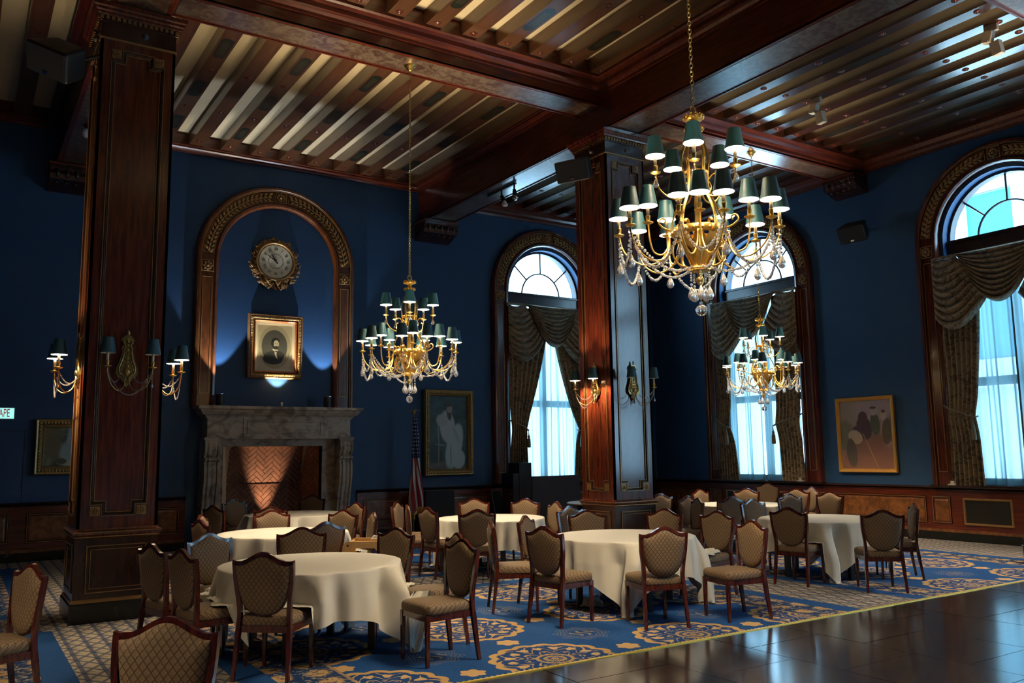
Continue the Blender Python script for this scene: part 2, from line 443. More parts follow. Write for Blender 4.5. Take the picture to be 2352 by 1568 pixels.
# north wall: solid to the left of the firebox, over it, and right of it with one window
FX0, FX1, FZ = 4.22, 6.16, 1.88
wn.quad((XW, YN, 0), (FX0, YN, 0), (FX0, YN, HC), (XW, YN, HC)); wn.quad((FX0, YN, FZ), (FX1, YN, FZ), (FX1, YN, HC), (FX0, YN, HC))
_s = len(wn.v); t = wall_mesh(FX1, XE, HC, [11.88]); t.xf(Matrix.Translation((0, YN, 0)))
k = len(wn.v); wn.v += t.v; wn.f += [tuple(k+i for i in f) for f in t.f]
wn.build('wall_face', M['blue_wall'], wall_n)
ROT_E = -PI/2                                               # local x -> -Y, local y -> +X
wall_e = struct('wall_east', 'navy window wall', loc=(XE, 0, 0), rz=ROT_E)
we = wall_mesh(-YN, -YS, HC, [-13.155, -7.545, -1.935, 3.2]); we.build('wall_face', M['blue_wall'], wall_e)
ws = MB(); ws.quad((XW, YS, 0), (XE, YS, 0), (XE, YS, HC), (XW, YS, HC)); struct('wall_south', data=ws.mesh('wall_south', M['blue_wall']))
ww = MB(); ww.quad((XW, YS, 0), (XW, YN, 0), (XW, YN, HC), (XW, YS, HC)); struct('wall_west', data=ww.mesh('wall_west', M['blue_wall']))

# ---- wainscot: chair rail, panels, baseboards, in wall-local coordinates
def wainscot(wall, u0, u1, y=0, panels=(), grilles=(), side='north', inward=1):
    s = -inward
    b = MB(); b.box(u0, u1, y+s*.035, y+.002, .16, .90); b.build('wainscot_board', M['wood_x'], wall)
    prof = [(0, .90), (s*.05, .90), (s*.05, .915), (s*.035, .925), (s*.075, .945), (s*.08, .96), (s*.06, .972), (0, .98)]
    r = MB(); k = len(prof)
    for u in (u0, u1): r.v += [(u, y+p, z) for p, z in prof]
    for j in range(k-1): r.f.append((j, j+1, k+j+1, k+j))
    r.f += [tuple(range(k)), tuple(reversed(range(k, 2*k)))]
    r.build('chair_rail', M['wood_dark'], wall)
    q = MB(); q.box(u0, u1, y+s*.055, y+.002, .15, .185); q.box(u0, u1, y+s*.045, y, .185, .20); q.build('base_moulding', M['wood_panel'], wall)
    bb = MB(); bb.box(u0, u1, y+s*.05, y+.002, 0, .15); bb.build('marble_base', M['black_marble'], wall)
    for (a, c) in panels:
        f = MB(); pts = [(a, .30), (c, .30), (c, .79), (a, .79)]
        f.frame(pts, [(0, y+s*.035), (.006, y+s*.052), (.022, y+s*.052), (.034, y+s*.034), (.05, y+s*.030)])
        po = f.build('panel_moulding', M['wood_dark'], wall)
        g = MB(); g.frame(pts, [(.012, y+s*.0525), (.014, y+s*.055), (.020, y+s*.055), (.022, y+s*.0525)]); g.build('gilt_bead', M['gilt_line'], po)
        d = MB(); d.frame([(a+.05, .35), (c-.05, .35), (c-.05, .74), (a+.05, .74)], [(0, y+s*.036), (.03, y+s*.044)])
        d.quad((a+.08, y+s*.044, .38), (c-.08, y+s*.044, .38), (c-.08, y+s*.044, .71), (a+.08, y+s*.044, .71)); d.build('raised_field', M['wood_panel'], po)
    for (a, c) in grilles:
        f = MB(); pts = [(a, .29), (c, .29), (c, .77), (a, .77)]
        f.frame(pts, [(0, y+s*.035), (.008, y+s*.055), (.03, y+s*.055), (.045, y+s*.036)])
        po = f.build('grille_frame', M['gilt_line'], wall)
        bk = MB(); bk.box(a+.04, c-.04, y+s*.038, y+s*.036, .33, .73); bk.build('grille_back', M['black'], po)
        gm = MB(); st = .035; x = a+.04-.4
        while x < c-.04:
            for sg in (1, -1):
                p0, p1 = (x, .33), (x+.4, .73)
                if sg < 0: p0, p1 = (x, .73), (x+.4, .33)
                ta, tb = max(0, (a+.04-p0[0])/.4), min(1, (c-.04-p0[0])/.4)
                if tb > ta:
                    gm.tube([(lerp(p0[0], p1[0], ta), y+s*.041, lerp(p0[1], p1[1], ta)), (lerp(p0[0], p1[0], tb), y+s*.041, lerp(p0[1], p1[1], tb))], .0022, 3, False)
            x += st
        o = gm.build('wire_mesh', M['grille_wire'], po); o['kind'] = 'stuff'
wn_side = obj('wainscot_run', None, wall_n, (0, YN, 0))
def wain_n(u0, u1, panels): wainscot(wall_n, u0, u1, YN, panels)
wain_n(XW, 3.60, [(-2.2, -.4), (-.25, .80), (1.05, 2.45), (2.6, 3.5)])
wain_n(6.98, XE-.05, [(7.12, 8.0), (8.12, 10.15), (10.3, 10.75), (10.9, 12.9), (13.0, 13.45), (13.6, 15.1)])
bpy.data.objects.remove(wn_side)
wainscot(wall_e, -YN, -YS, 0, [(-16.5, -14.95), (-14.8, -14.43), (-11.9, -11.53), (-11.40, -9.33), (-9.22, -8.86), (-6.25, -5.87), (-5.75, -3.7), (-3.5, -3.15)],
         [(-14.3, -13.42), (-13.25, -12.0), (-8.64, -7.77), (-7.45, -6.38)], 'east')

# ---- jib door at the left of the north wall
dr = MB(); dr.box(-.10, .957, YN-.012, YN+.01, .2, 2.17)
d1 = struct('door_1', 'flush blue concealed door', data=dr.mesh('door_1', M['blue_wall']))
ft = MB(); ft.frame([(-.11, .0), (.967, .0), (.967, 2.18), (-.11, 2.18)], [(0, YN-.002), (.003, YN-.016), (.012, YN-.016), (.014, YN-.002)])
ft.build('door_edge', M['black'], d1)

# ---- ceiling: plaster, beams, joists, rosettes
ceil = struct('ceiling', 'coffered mahogany ceiling with cream plaster between joists')
pl = MB(); pl.quad((XW, YS, HC), (9.05, YS, HC), (9.05, YN, HC), (XW, YN, HC)); pl.quad((8.7, YS, HC-.14), (XE, YS, HC-.14), (XE, YN, HC-.14), (8.7, YN, HC-.14))
pl.build('plaster_field', M['plaster'], ceil)
def beam(name, x0, x1, y0, y1, z0, mat):
    b = MB(); b.box(x0, x1, y0, y1, z0, HC); o = b.build(name, [mat], ceil)
    w, l = (x1-x0, y1-y0)
    s = MB(); d = .07
    if l > w: s.box(x0+d, x1-d, y0, y1, z0-.004, z0+.01)
    else: s.box(x0, x1, y0+d, y1-d, z0-.004, z0+.01)
    s.build('painted_soffit', M['soffit'], o)
    e = MB()
    if l > w:
        for x in (x0, x1-.03): e.box(x, x+.03, y0, y1, z0-.014, z0+.02)
    else:
        for y in (y0, y1-.03): e.box(x0, x1, y, y+.03, z0-.014, z0+.02)
    e.build('edge_bead', mat, o); return o
ZA, ZB = 6.82, 7.23
AX = [(-5.97, -5.4), (1.17, 1.82), (8.40, 9.05)]
BY = [(-1.2, -.62), (4.55, 5.13), (10.19, 10.77)]
for x0, x1 in AX: beam('main_beam', x0, x1, YS, YN, ZA, M['wood_y'])
cuts = [(-5.4, 1.17), (1.82, 8.40), (9.05, XE)]
for y0, y1 in BY:
    for a, b_ in cuts: beam('cross_beam', a, b_, y0, y1, ZB, M['wood_x'])
ros = MB(); ros.lathe([(.052, .012), (.052, -.004), (.046, -.012), (.036, -.010), (.030, -.003), (.024, -.010), (.010, -.012), (.006, -.018), (0, -.018)], 14)
for k in range(8):
    a = 2*PI*k/8; ros.ball((.036*math.cos(a), .036*math.sin(a), -.010), .010, 5, 3, sz=.8)
ROS = ros.mesh('rosette', M['wood_x'], True)
def joist_mat(name, spacing, y_off, oval, c1=(.085, .034, .014), c2=(.13, .056, .024), coat=.35, ior=1.5, cr=.2):
    m = Mat(name, c1, .3, coat=coat, coat_rough=cr); m.b.inputs['Coat IOR'].default_value = ior
    x, y, z = m.xyz()
    g = m.noise(6, (4, .35, 4), 4); n = m.noise(40, (1, 1, 1), 3)
    c = m.mix(c1, c2, g.step(.2, .8))
    bot = z.lt(.002)
    if oval:
        yy = ((y+spacing/2+y_off).mod(spacing)-spacing/2).abs()
        hw = ((yy-.26).max(0)); xx = x.abs()
        d = (hw*hw+xx*xx).sqrt()
        ov = d.step(.092, .080)*bot
        fl_ = (((y*60).sin()*(x*90).cos()).abs()+n*.6).step(.75, .95)
        c = m.mix(c, m.mix((.016, .020, .012), (.10, .07, .035), fl_*.8*(xx.lt(.045))*(yy.lt(.22))), ov)
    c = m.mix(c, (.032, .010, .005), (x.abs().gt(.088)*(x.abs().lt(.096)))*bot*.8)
    m.base(c); return m
M['joist_plain'] = joist_mat('joist_plain', 1.62, 0, False)
M['joist_oval'] = joist_mat('joist_oval', 1.62, 0, True)
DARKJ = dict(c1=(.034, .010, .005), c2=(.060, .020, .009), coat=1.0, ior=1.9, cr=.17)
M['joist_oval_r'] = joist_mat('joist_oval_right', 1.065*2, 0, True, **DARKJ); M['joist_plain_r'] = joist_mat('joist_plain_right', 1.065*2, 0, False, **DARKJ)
def bay(x0, x1, y0, y1, zj, ztop, centres, jw, ros_y, prof, omats, frieze_z):
    f = MB(); f.rect_ring(x0, x1, y0, y1, prof); o = f.build('coffer_moulding', M['wood_x'], ceil)
    ins = prof[-1][0]
    fr = MB(); fr.rect_ring(x0+ins-.06, x1-ins+.06, y0+ins-.06, y1-ins+.06, [(0, zj-.02), (0, ztop)]); fr.build('frieze_board', M['wood_x'], ceil)
    for k, cx in enumerate(centres):
        if cx < x0+.1 or cx > x1-.1: continue
        w = jw/2; L0, L1 = y0+ins-.06, y1-ins+.06
        yc = ros_y[0]+(ros_y[1]-ros_y[0])/2
        b = MB(); b.box(-w, w, L0-yc, L1-yc, 0, ztop-zj)
        c_ = w-.018
        j = b.build('joist', omats[k % 2], ceil, loc=(cx, yc, zj))
        for y in ros_y:
            if L0+.08 < y < L1-.08: obj('rosette', ROS, j, (0, y-yc, 0))
cent_l = [3.54+.583*k for k in range(-3, 9)]
ry_b = [16.29-1.62*k for k in range(4)]
lp = [(-.01, 7.40), (.03, 7.40), (.035, 7.44), (.07, 7.47), (.09, 7.50), (.10, 7.56), (.13, 7.60), (.16, 7.62), (.16, 7.665)]
lpn = [(-.01, 7.53), (.05, 7.53), (.06, 7.56), (.10, 7.58), (.13, 7.60), (.13, 7.63), (.16, 7.64), (.16, 7.665)]
bay(1.82, 8.40, 10.77, YN, 7.66, HC, cent_l, .25, ry_b, lpn, (M['joist_oval'], M['joist_plain']), 0)
bay(1.82, 8.40, 5.13, 10.19, 7.66, HC, cent_l, .25, [9.92-1.62*k for k in range(4)], lp, (M['joist_oval'], M['joist_plain']), 0)
cl2 = [.62-.583*k for k in range(0, 10)]
bay(-5.4, 1.17, 10.77, YN, 7.66, HC, cl2, .25, ry_b, lpn, (M['joist_plain'], M['joist_plain']), 0)
bay(-5.4, 1.17, 5.13, 10.19, 7.66, HC, cl2, .25, [9.92-1.62*k for k in range(4)], lp, (M['joist_plain'], M['joist_plain']), 0)
rp = [(-.01, 7.26), (.04, 7.26), (.05, 7.31), (.09, 7.35), (.11, 7.40), (.14, 7.43), (.17, 7.46), (.17, 7.525)]
cent_r = [9.62+.54*k for k in range(0, 11)]
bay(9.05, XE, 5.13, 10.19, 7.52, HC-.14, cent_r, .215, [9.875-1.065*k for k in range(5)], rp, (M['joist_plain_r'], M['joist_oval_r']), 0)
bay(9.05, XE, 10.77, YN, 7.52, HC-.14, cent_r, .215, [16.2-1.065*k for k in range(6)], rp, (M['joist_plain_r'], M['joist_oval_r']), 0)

# ---- corbels under beam ends (carved scrolls)
def corbel(loc, rz, w, h, dp):
    b = MB(); n = 18
    prof = [(0, 0), (-dp, 0), (-dp, -.09*h/.4), (-dp*.92, -.13*h/.4), (-dp*.98, -.2*h/.4), (-dp*.86, -.27*h/.4), (-dp*.6, -.29*h/.4), (-dp*.42, -.34*h/.4), (-dp*.16, -.38*h/.4), (0, -.40*h/.4)]
    m = len(prof)
    for x in (-w/2, w/2): b.v += [(x, y, z) for y, z in prof]
    for k in range(m-1): b.f.append((k, k+1, m+k+1, m+k))
    b.f += [tuple(range(m)), tuple(reversed(range(m, 2*m)))]
    o = b.build('corbel', M['wood_dark'], ceil, False, loc, rz)
    q = MB(); q.box(-w/2-.02, w/2+.02, -dp-.03, 0, -.035, 0); q.build('corbel_cap', M['wood_x'], o)
    l = MB()
    for k in range(5):
        x = lerp(-w*.36, w*.36, k/4); l.ball((x, -dp*.93, -.16*h/.4), .055, 8, 5, sx=.8, sy=.7, sz=1.7); l.ball((x, -dp*.5, -.30*h/.4), .05, 8, 5, sy=1.8, sz=.6)
    l.build('carved_leaf', M['wood_dark'], o, True)
for x0, x1 in AX[1:]: corbel(((x0+x1)/2, YN, ZA-.02), 0, .84, .40, .5)
for y0, y1 in BY[1:]: corbel((XE, (y0+y1)/2, ZB-.02), ROT_E, .74, .36, .45)

# ------------------------------------------------------------------ columns
def step_pts(w, z0, z1, b):                                # panel outline with notched corners (ccw in x,z)
    return [(-w+b, z0), (w-b, z0), (w-b, z0+b), (w, z0+b), (w, z1-b), (w-b, z1-b), (w-b, z1), (-w+b, z1), (-w+b, z1-b), (-w, z1-b), (-w, z0+b), (-w+b, z0+b)]
def column(cx, cy_, label, faces):
    c = struct('column', label, (cx, cy_, 0)); h = .398
    def sq(b, half, z0, z1): b.box(-half, half, -half, half, z0, z1)
    b = MB(); sq(b, h-.022, .95, 6.42); b.build('shaft', M['wood_v'], c)
    p = MB(); sq(p, h+.007, .24, .88); p.build('pedestal', M['wood_dark'], c)
    def loop(prof, name, mat):
        q = MB(); i = 0
        for d, z in prof: q.v += [(-d, -d, z), (d, -d, z), (d, d, z), (-d, d, z)]
        for j in range(len(prof)-1):
            for k in range(4): k2 = (k+1) % 4; q.f.append((j*4+k, j*4+k2, j*4+4+k2, j*4+4+k))
        n = len(prof)*4; q.f += [(3, 2, 1, 0), (n-4, n-3, n-2, n-1)]
        return q.build(name, mat, c)
    loop([(h+.037, 0), (h+.037, .19), (h+.025, .205)], 'plinth', M['black_marble'])
    loop([(h+.025, .205), (h+.022, .225), (h+.007, .24)], 'plinth_bead', M['gilt_line'])
    loop([(h+.007, .86), (h+.02, .875), (h+.02, .885), (h+.035, .90), (h+.04, .915), (h+.04, .935), (h+.015, .945), (h+.005, .965)], 'pedestal_cap', M['wood_v'])
    for z in (.925, .877):
        d = h+.0415 if z > .9 else h+.022
        loop([(d, z-.004), (d+.001, z), (d, z+.004)], 'gilt_bead', M['gilt_line'])
    loop([(h-.02, 6.39), (h+.012, 6.40), (h+.014, 6.415), (h+.002, 6.43)], 'astragal', M['gilt_line'])
    loop([(h+.002, 6.43), (h+.002, 6.60), (h+.02, 6.61)], 'capital_frieze', M['wood_dark'])
    loop([(h+.03, 6.665), (h+.05, 6.68), (h+.055, 6.70), (h+.075, 6.715), (h+.08, 6.74), (h+.10, 6.755), (h+.105, 6.80), (h+.06, 6.82)], 'cornice', M['wood_v'])
    loop([(h+.02, 6.61), (h+.022, 6.665), (h+.03, 6.665)], 'dentil_bed', M['wood_dark'])
    for a in faces:
        R_ = Matrix.Rotation(a, 4, 'Z'); fo = obj('panelled_face', None, c, (0, 0, 0), a)
        y = -h
        s = MB()                                           # stile board with the notched panel cut out as a sunk field
        W, Z0, Z1, nb = .285, 1.085, 6.30, .115
        s.frame([(-h, .96), (h, .96), (h, 6.40), (-h, 6.40)], [(0, y), (h-W, y)]) if False else None
        s.box(-h, -W, y, y+.03, .96, 6.40); s.box(W, h, y, y+.03, .96, 6.40); s.box(-W, W, y, y+.03, .96, Z0); s.box(-W, W, y, y+.03, Z1, 6.40)
        for sx in (-1, 1):
            for z0 in (Z0, Z1-nb):
                s.box(min(sx*W, sx*(W-nb)), max(sx*W, sx*(W-nb)), y, y+.03, z0, z0+nb)
        s.build('stile_board', M['wood_v'], fo)
        f = MB(); f.frame(step_pts(W, Z0, Z1, nb), [(0, y), (.005, y-.012), (.022, y-.012), (.036, y+.006), (.045, y+.018), (.05, y+.022)])
        f.build('panel_moulding', M['wood_dark'], fo)
        g = MB(); g.frame(step_pts(W, Z0, Z1, nb), [(.0, y-.002), (.002, y-.016), (.007, y-.016), (.009, y-.010)])
        g.frame(step_pts(W, Z0, Z1, nb), [(.040, y+.013), (.042, y+.006), (.048, y+.006), (.050, y+.02)])
        g.build('gilt_bead', M['gilt_line'], fo)
        for sx in (-1, 1):
            for z0 in (Z0, Z1-nb):
                k = MB(); x0 = sx*(W-nb/2); k.box(x0-nb/2+.008, x0+nb/2-.008, y-.010, y, z0+.008, z0+nb-.008)
                for q in range(8):
                    an = 2*PI*q/8; k.ball((x0+.03*math.cos(an), y-.012, z0+nb/2+.03*math.sin(an)), .014, 6, 4, sy=.7)
                k.ball((x0, y-.013, z0+nb/2), .016, 6, 4)
                k.build('corner_rosette', M['carved'], fo)
        for (a0, a1, zz0, zz1) in ((-.295, .295, .30, .79),):
            pts = [(a0, zz0), (a1, zz0), (a1, zz1), (a0, zz1)]; yy = y-.007
            f = MB(); f.frame(pts, [(0, yy), (.006, yy-.012), (.03, yy-.012), (.042, yy+.002), (.055, yy+.002)]); f.build('pedestal_panel', M['wood_dark'], fo)
            g = MB(); g.frame(pts, [(.001, yy-.010), (.003, yy-.016), (.009, yy-.016), (.011, yy-.011)]); g.frame(pts, [(.040, yy+.0), (.042, yy-.005), (.047, yy-.005), (.049, yy)])
            g.build('gilt_bead', M['gilt_line'], fo)
        d = MB()
        for k in range(15):
            x = -.40+.8*k/14; d.box(x-.017, x+.017, -h-.042, -h-.018, 6.625, 6.662)
        d.build('dentils', M['carved'], fo)
        k = MB(); k.ball((.06, -h-.02, 6.52), .032, 12, 8); k.lathe([(.04, 0), (.04, .012)], 14); 
        k.v[-28:] = [(.06+x_, -h-.002-z_, 6.52+y_) for x_, y_, z_ in k.v[-28:]]
        k.build('round_boss', M['crystal'], fo)
    return c
CL, CR = (1.495, 10.48), (8.777, 10.48)
column(*CL, 'square panelled mahogany column nearer the left edge, with lit sconces on its sides', (0, -PI/2, PI/2))
column(*CR, 'square panelled mahogany column between two windows, behind the large chandelier', (0, -PI/2, PI/2))

# ------------------------------------------------------------------ windows
def arc_pts(R, c=0, z=WSP, n=24): return [(c+R*math.cos(PI*k/n), z+R*math.sin(PI*k/n)) for k in range(n+1)]
def arch_outline(R, zb): return [(R, zb)]+arc_pts(R)+[(-R, zb)]      # right leg up, over, left leg down (ccw seen from -y)
def arched_casing(par, Ri, Ro, zb, pr, mats, carved=True, blocks=True):
    """moulded surround: outer bead, flat with carved panels, inner bead; projects pr into the room"""
    def ring(R0, R1, y0, y1, name, mat, zbot=zb):
        a = arch_outline(R1, zbot); b_ = arch_outline(R0, zbot); q = MB(); n = len(a)
        q.v += [(x, y0, z) for x, z in a]+[(x, y1, z) for x, z in b_]
        for k in range(n-1): q.f.append((k, k+1, n+k+1, n+k))
        return q, name, mat
    def multi(prof, name, mat):
        q = MB(); n = None
        for R, y in prof:
            a = arch_outline(R, zb); n = len(a); q.v += [(x, y, z) for x, z in a]
        for j in range(len(prof)-1):
            for k in range(n-1): q.f.append((j*n+k, j*n+k+1, (j+1)*n+k+1, (j+1)*n+k))
        return autosmooth(q.build(name, mat, par))
    multi([(Ro, 0), (Ro, -pr*.7), (Ro-.03, -pr), (Ro-.07, -pr*1.05), (Ro-.09, -pr*.85)], 'outer_moulding', mats[0])
    multi([(Ro-.09, -pr*.85), (Ro-.10, -pr*.6), (Ri+.10, -pr*.6), (Ri+.09, -pr*.8)], 'casing_field', mats[0])
    multi([(Ri+.09, -pr*.8), (Ri+.07, -pr*.95), (Ri+.03, -pr*.9), (Ri+.01, -pr*.6), (Ri, -pr*.3), (Ri, .02)], 'inner_moulding', mats[0])
    multi([(Ro-.087, -pr*.87), (Ro-.09, -pr*.95), (Ro-.095, -pr*.95), (Ro-.10, -pr*.8)], 'gilt_bead', mats[2])
    Rm, bw = (Ri+Ro)/2-.0, (Ro-Ri-.26)
    y = -pr*.6
    # carved acanthus panels: left and right quarter, keystone rosette, springer rosettes
    for sgn in (1, -1):
        q = MB(); nseg = 20
        a0, a1 = .10, PI/2-.13
        for k in range(nseg):
            for row in (-1, 0, 1):
                a = lerp(a0, a1, (k+.5+.25*row)/nseg); R = Rm+row*bw*.30; tilt = a+sgn*0
                ca, sa = math.cos(a), math.sin(a)
                s0 = len(q.v); q.ball((0, 0, 0), .5*bw, 7, 4, sx=.36, sy=.30, sz=.62)
                rot = Matrix.Rotation(-(a)+(.55*row if row else 0), 4, 'Y')
                q.xf(Matrix.Translation((R*ca, y-.012, WSP+R*sa)) @ rot, s0)
        if sgn < 0: q.v = [(-x, yy, z) for x, yy, z in q.v]; q.f = [tuple(reversed(f)) for f in q.f]
        q.build('carved_panel', mats[1], par, True)
        g = MB(); n = 20                                     # thin frame round the carved panel
        ao, ai = Rm+bw*.56, Rm-bw*.56
        pts = [(sgn*ao*math.cos(lerp(a0-.02, a1+.02, k/n)), WSP+ao*math.sin(lerp(a0-.02, a1+.02, k/n))) for k in range(n+1)]
        pts += [(sgn*ai*math.cos(lerp(a0-.02, a1+.02, k/n)), WSP+ai*math.sin(lerp(a0-.02, a1+.02, k/n))) for k in range(n, -1, -1)]
        if sgn < 0: pts = pts[::-1]
        g.frame(pts, [(0, y), (.003, y-.018), (.012, y-.018), (.016, y)]); g.build('panel_bead', mats[2], par)
    spots = [(0, WSP+Rm), (Rm, WSP-.15), (-Rm, WSP-.15)]
    for x, z in spots:
        q = MB(); q.ball((x, y-.02, z), .035, 8, 5)
        for k in range(8):
            a = 2*PI*k/8; q.ball((x+.065*math.cos(a), y-.012, z+.065*math.sin(a)), .034, 7, 4, sy=.7)
        pts = [(x-.115, z-.115), (x+.115, z-.115), (x+.115, z+.115), (x-.115, z+.115)]
        q.frame(pts, [(0, y), (.003, y-.02), (.014, y-.02), (.018, y)]); q.build('carved_rosette', mats[1], par, True)
    for sx in (1, -1):                                       # panels on the legs
        x0 = sx*Rm; pts = [(x0-bw*.5, zb+.25), (x0+bw*.5, zb+.25), (x0+bw*.5, WSP-.36), (x0-bw*.5, WSP-.36)]
        g = MB(); g.frame(pts, [(0, y), (.003, y-.014), (.012, y-.014), (.016, y)]); g.build('leg_panel_bead', mats[2], par)
M['frame_wood'] = wood('window_frame_wood', (.02, .010, .008), (.05, .018, .012), (3, 3, .6), .3, .3)
def window(n, loc, rz, label):
    w = struct('window_%d' % n, label, loc, rz)
    arched_casing(w, 1.17, 1.60, .98, .13, (M['wood_v'], M['carved'], M['gilt_line']))
    R, y = 1.04, .25
    m = MB()
    for prof in ([(1.10, y-.08), (1.05, y-.08), (R, y-.03), (R, y+.05)],):
        nn = None
        for r_, yy in prof:
            a = arch_outline(r_, .98); nn = len(a); m.v += [(x, yy, z) for x, z in a]
        for j in range(len(prof)-1):
            for k in range(nn-1): m.f.append((j*nn+k, j*nn+k+1, (j+1)*nn+k+1, (j+1)*nn+k))
    autosmooth(m.build('frame', M['frame_wood'], w))
    t = MB(); t.box(-1.10, 1.10, y-.12, y+.06, 5.20, 5.52); t.box(-1.10, 1.10, y-.15, y+.06, 5.46, 5.50); t.build('transom_bar', M['frame_wood'], w)
    # fanlight: half-round muntin and five panes
    ri = .56; mu = MB()
    mu.tube([(ri*math.cos(PI*k/20), y, 5.50+ri*math.sin(PI*k/20)) for k in range(21)], .022, 6); mu.build('muntin', M['frame_wood'], w)
    angs = [PI/2, PI*.235, PI*.765]
    for a in angs:
        mu = MB(); mu.tube([(ri*math.cos(a), y, 5.50+ri*math.sin(a)), (R*math.cos(a), y, 5.50+R*math.sin(a))], .02, 6); mu.build('muntin', M['frame_wood'], w)
    p = MB(); p.poly([(ri*math.cos(PI*k/16), y+.01, 5.50+ri*math.sin(PI*k/16)) for k in range(17)]); p.build('pane', M['glass'], w)
    cuts_ = [0, PI*.235, PI/2, PI*.765, PI]
    for a0, a1 in zip(cuts_, cuts_[1:]):
        p = MB(); p.grid(lambda u, v: ((lerp(ri, R, v))*math.cos(lerp(a0, a1, u)), y+.01, 5.50+lerp(ri, R, v)*math.sin(lerp(a0, a1, u))), 8, 1); p.build('pane', M['glass'], w)
    for x0, x1 in ((-1.04, -.03), (.03, 1.04)):              # casement sashes below
        for z0, z1 in ((1.06, 2.82), (2.88, 5.16)):
            f = MB(); f.frame([(x0, z0), (x1, z0), (x1, z1), (x0, z1)], [(0, y-.03), (.0, y-.05), (.05, y-.05), (.05, y+.02)])
            so = f.build('sash', M['frame_wood'], w); p = MB(); p.quad((x0+.05, y, z0+.05), (x1-.05, y, z0+.05), (x1-.05, y, z1-.05), (x0+.05, y, z1-.05)); p.build('pane', M['glass'], so)
    mm = MB(); mm.box(-.035, .035, y-.06, y+.04, 1.0, 5.2); mm.box(-1.06, 1.06, y-.06, y+.03, 2.81, 2.89); mm.box(-1.08, 1.08, y-.1, y+.06, .98, 1.06); mm.build('mullion', M['frame_wood'], w)
    s = MB(); s.box(-1.62, 1.62, -.15, .2, .965, 1.0); s.build('sill', M['wood_dark'], w)
    # light portal: only tells the renderer where the sky comes in
    L = bpy.data.lights.new('sky_portal', 'AREA'); L.shape = 'RECTANGLE'; L.size = 2.2; L.size_y = 5.7; L.cycles.is_portal = True
    lo = bpy.data.objects.new('sky_portal', L); COL.objects.link(lo); lo.parent = w; lo.location = (0, .44, 3.8)
    lo.rotation_euler = (-PI/2, 0, 0)
    return w
window(1, (11.88, YN, 0), 0, 'arched window in the fireplace wall, half hidden by the column')
window(2, (XE, 13.155, 0), ROT_E, 'arched window behind the small far chandelier')
window(3, (XE, 7.545, 0), ROT_E, 'arched window cut off by the right edge of the view')
window(4, (XE, 1.935, 0), ROT_E, None)
window(5, (XE, -3.2, 0), ROT_E, None)

def drapery(loc, rz, left, right, where):
    """left/right: inner edge u at valance bottom, at tieback, at sill"""
    d = thing('drapery', 'bronze damask swags and tied-back drapes on '+where, 'curtain', loc, rz, 'damask window draperies')
    yv = -.17
    def uvs(i, v): return (v[0]*.9+v[1]*.9, v[2]*.9)
    # side swags
    for sg in (-1, 1):
        def side(s, t):
            lz = 5.16-1.12*t; lu = -1.24
            ru = -.78+.52*t; rz_ = 5.17-.88*t
            sag = .06+.34*t; k = 4*s*(1-s)
            u = lerp(lu, ru, s); z = lerp(lz, rz_, s)-sag*k*(1-.25*s)
            fold = (abs(math.sin(t*PI*9))-.5)*.13*(k**.4)*(.65+.35*t)
            y = yv-.03-.10*t*(k**.6)-fold-.02*s
            return (sg*-1*-u if False else (u if sg < 0 else -u), y, z)
        b = MB(); b.grid(side, 20, 108); b.build('side_swag', M['damask'], d, True, uvfn=uvs)
    def mid(s, t):
        u = lerp(-.80+.10*t, .80-.10*t, s); k = 4*s*(1-s); sag = .98*t
        z = 5.17-.02*t-sag*(k**.85)
        e = min(s, 1-s)
        fold = (abs(math.sin(t*PI*10))-.5)*.13*(k**.4)*(.65+.35*t)
        y = yv-.075-.13*t*(k**.6)-fold
        return (u*(1-.06*t), y, z)
    b = MB(); b.grid(mid, 28, 120); b.build('center_swag', M['damask'], d, True, uvfn=uvs)
    rod = MB(); rod.box(-1.25, 1.25, yv-.03, -.10, 5.14, 5.185); rod.build('valance_board', M['damask'], d, uvfn=uvs)
    ZT = 2.22
    for sg, (ut, um, ub) in ((-1, left), (1, right)):
        def leg(s, t):
            z = lerp(5.1, 1.0, t)
            if z > ZT:
                q = (5.1-z)/(5.1-ZT); inner = lerp(ut, um, q**1.5); outer = lerp(1.22, 1.17, q)
                amp = lerp(.045, .022, q)
            else:
                q = (ZT-z)/(ZT-1.0); inner = lerp(um, ub, q**.5); outer = lerp(1.17, 1.2, q); amp = lerp(.022, .05, q)
            u = lerp(outer, inner, s)
            y = yv+.045+amp*math.sin(s*2*PI*7+.5*math.sin(t*5))-.05*math.exp(-((z-ZT)/.25)**2)
            return (sg*u, y, z)
        b = MB(); b.grid(leg, 84, 46); b.build('drape_panel', M['damask'], d, True, uvfn=lambda i, v: (v[0]*.9, v[2]*.9))
        tb = MB(); tb.tube([(sg*1.24, yv+.02, ZT+.22), (sg*1.12, yv-.05, ZT+.16), (sg*lerp(1.1, um, .6), yv-.11, ZT+.06), (sg*(um-.01), yv-.07, ZT-.02), (sg*(um-.02), yv+.03, ZT)], .016, 6)
        to = tb.build('tieback', M['cord'], d, True)
        ts = MB(); ts.lathe([(.006, 0), (.012, -.10), (.03, -.13), (.024, -.17), (.04, -.20), (.046, -.38), (0, -.39)], 10, (sg*(um+.01), yv-.10, ZT-.03)); ts.build('tassel', M['cord'], to, True)
    return d
drapery((11.88, YN, 0), 0, (.02, .76, .70), (.02, .76, .62), 'the window beside the flag-side painting')
drapery((XE, 13.155, 0), ROT_E, (.72, .82, .60), (.55, .52, .62), 'the window behind the far chandelier')
drapery((XE, 7.545, 0), ROT_E, (.42, .66, .60), (.42, .66, .60), 'the window at the right edge')
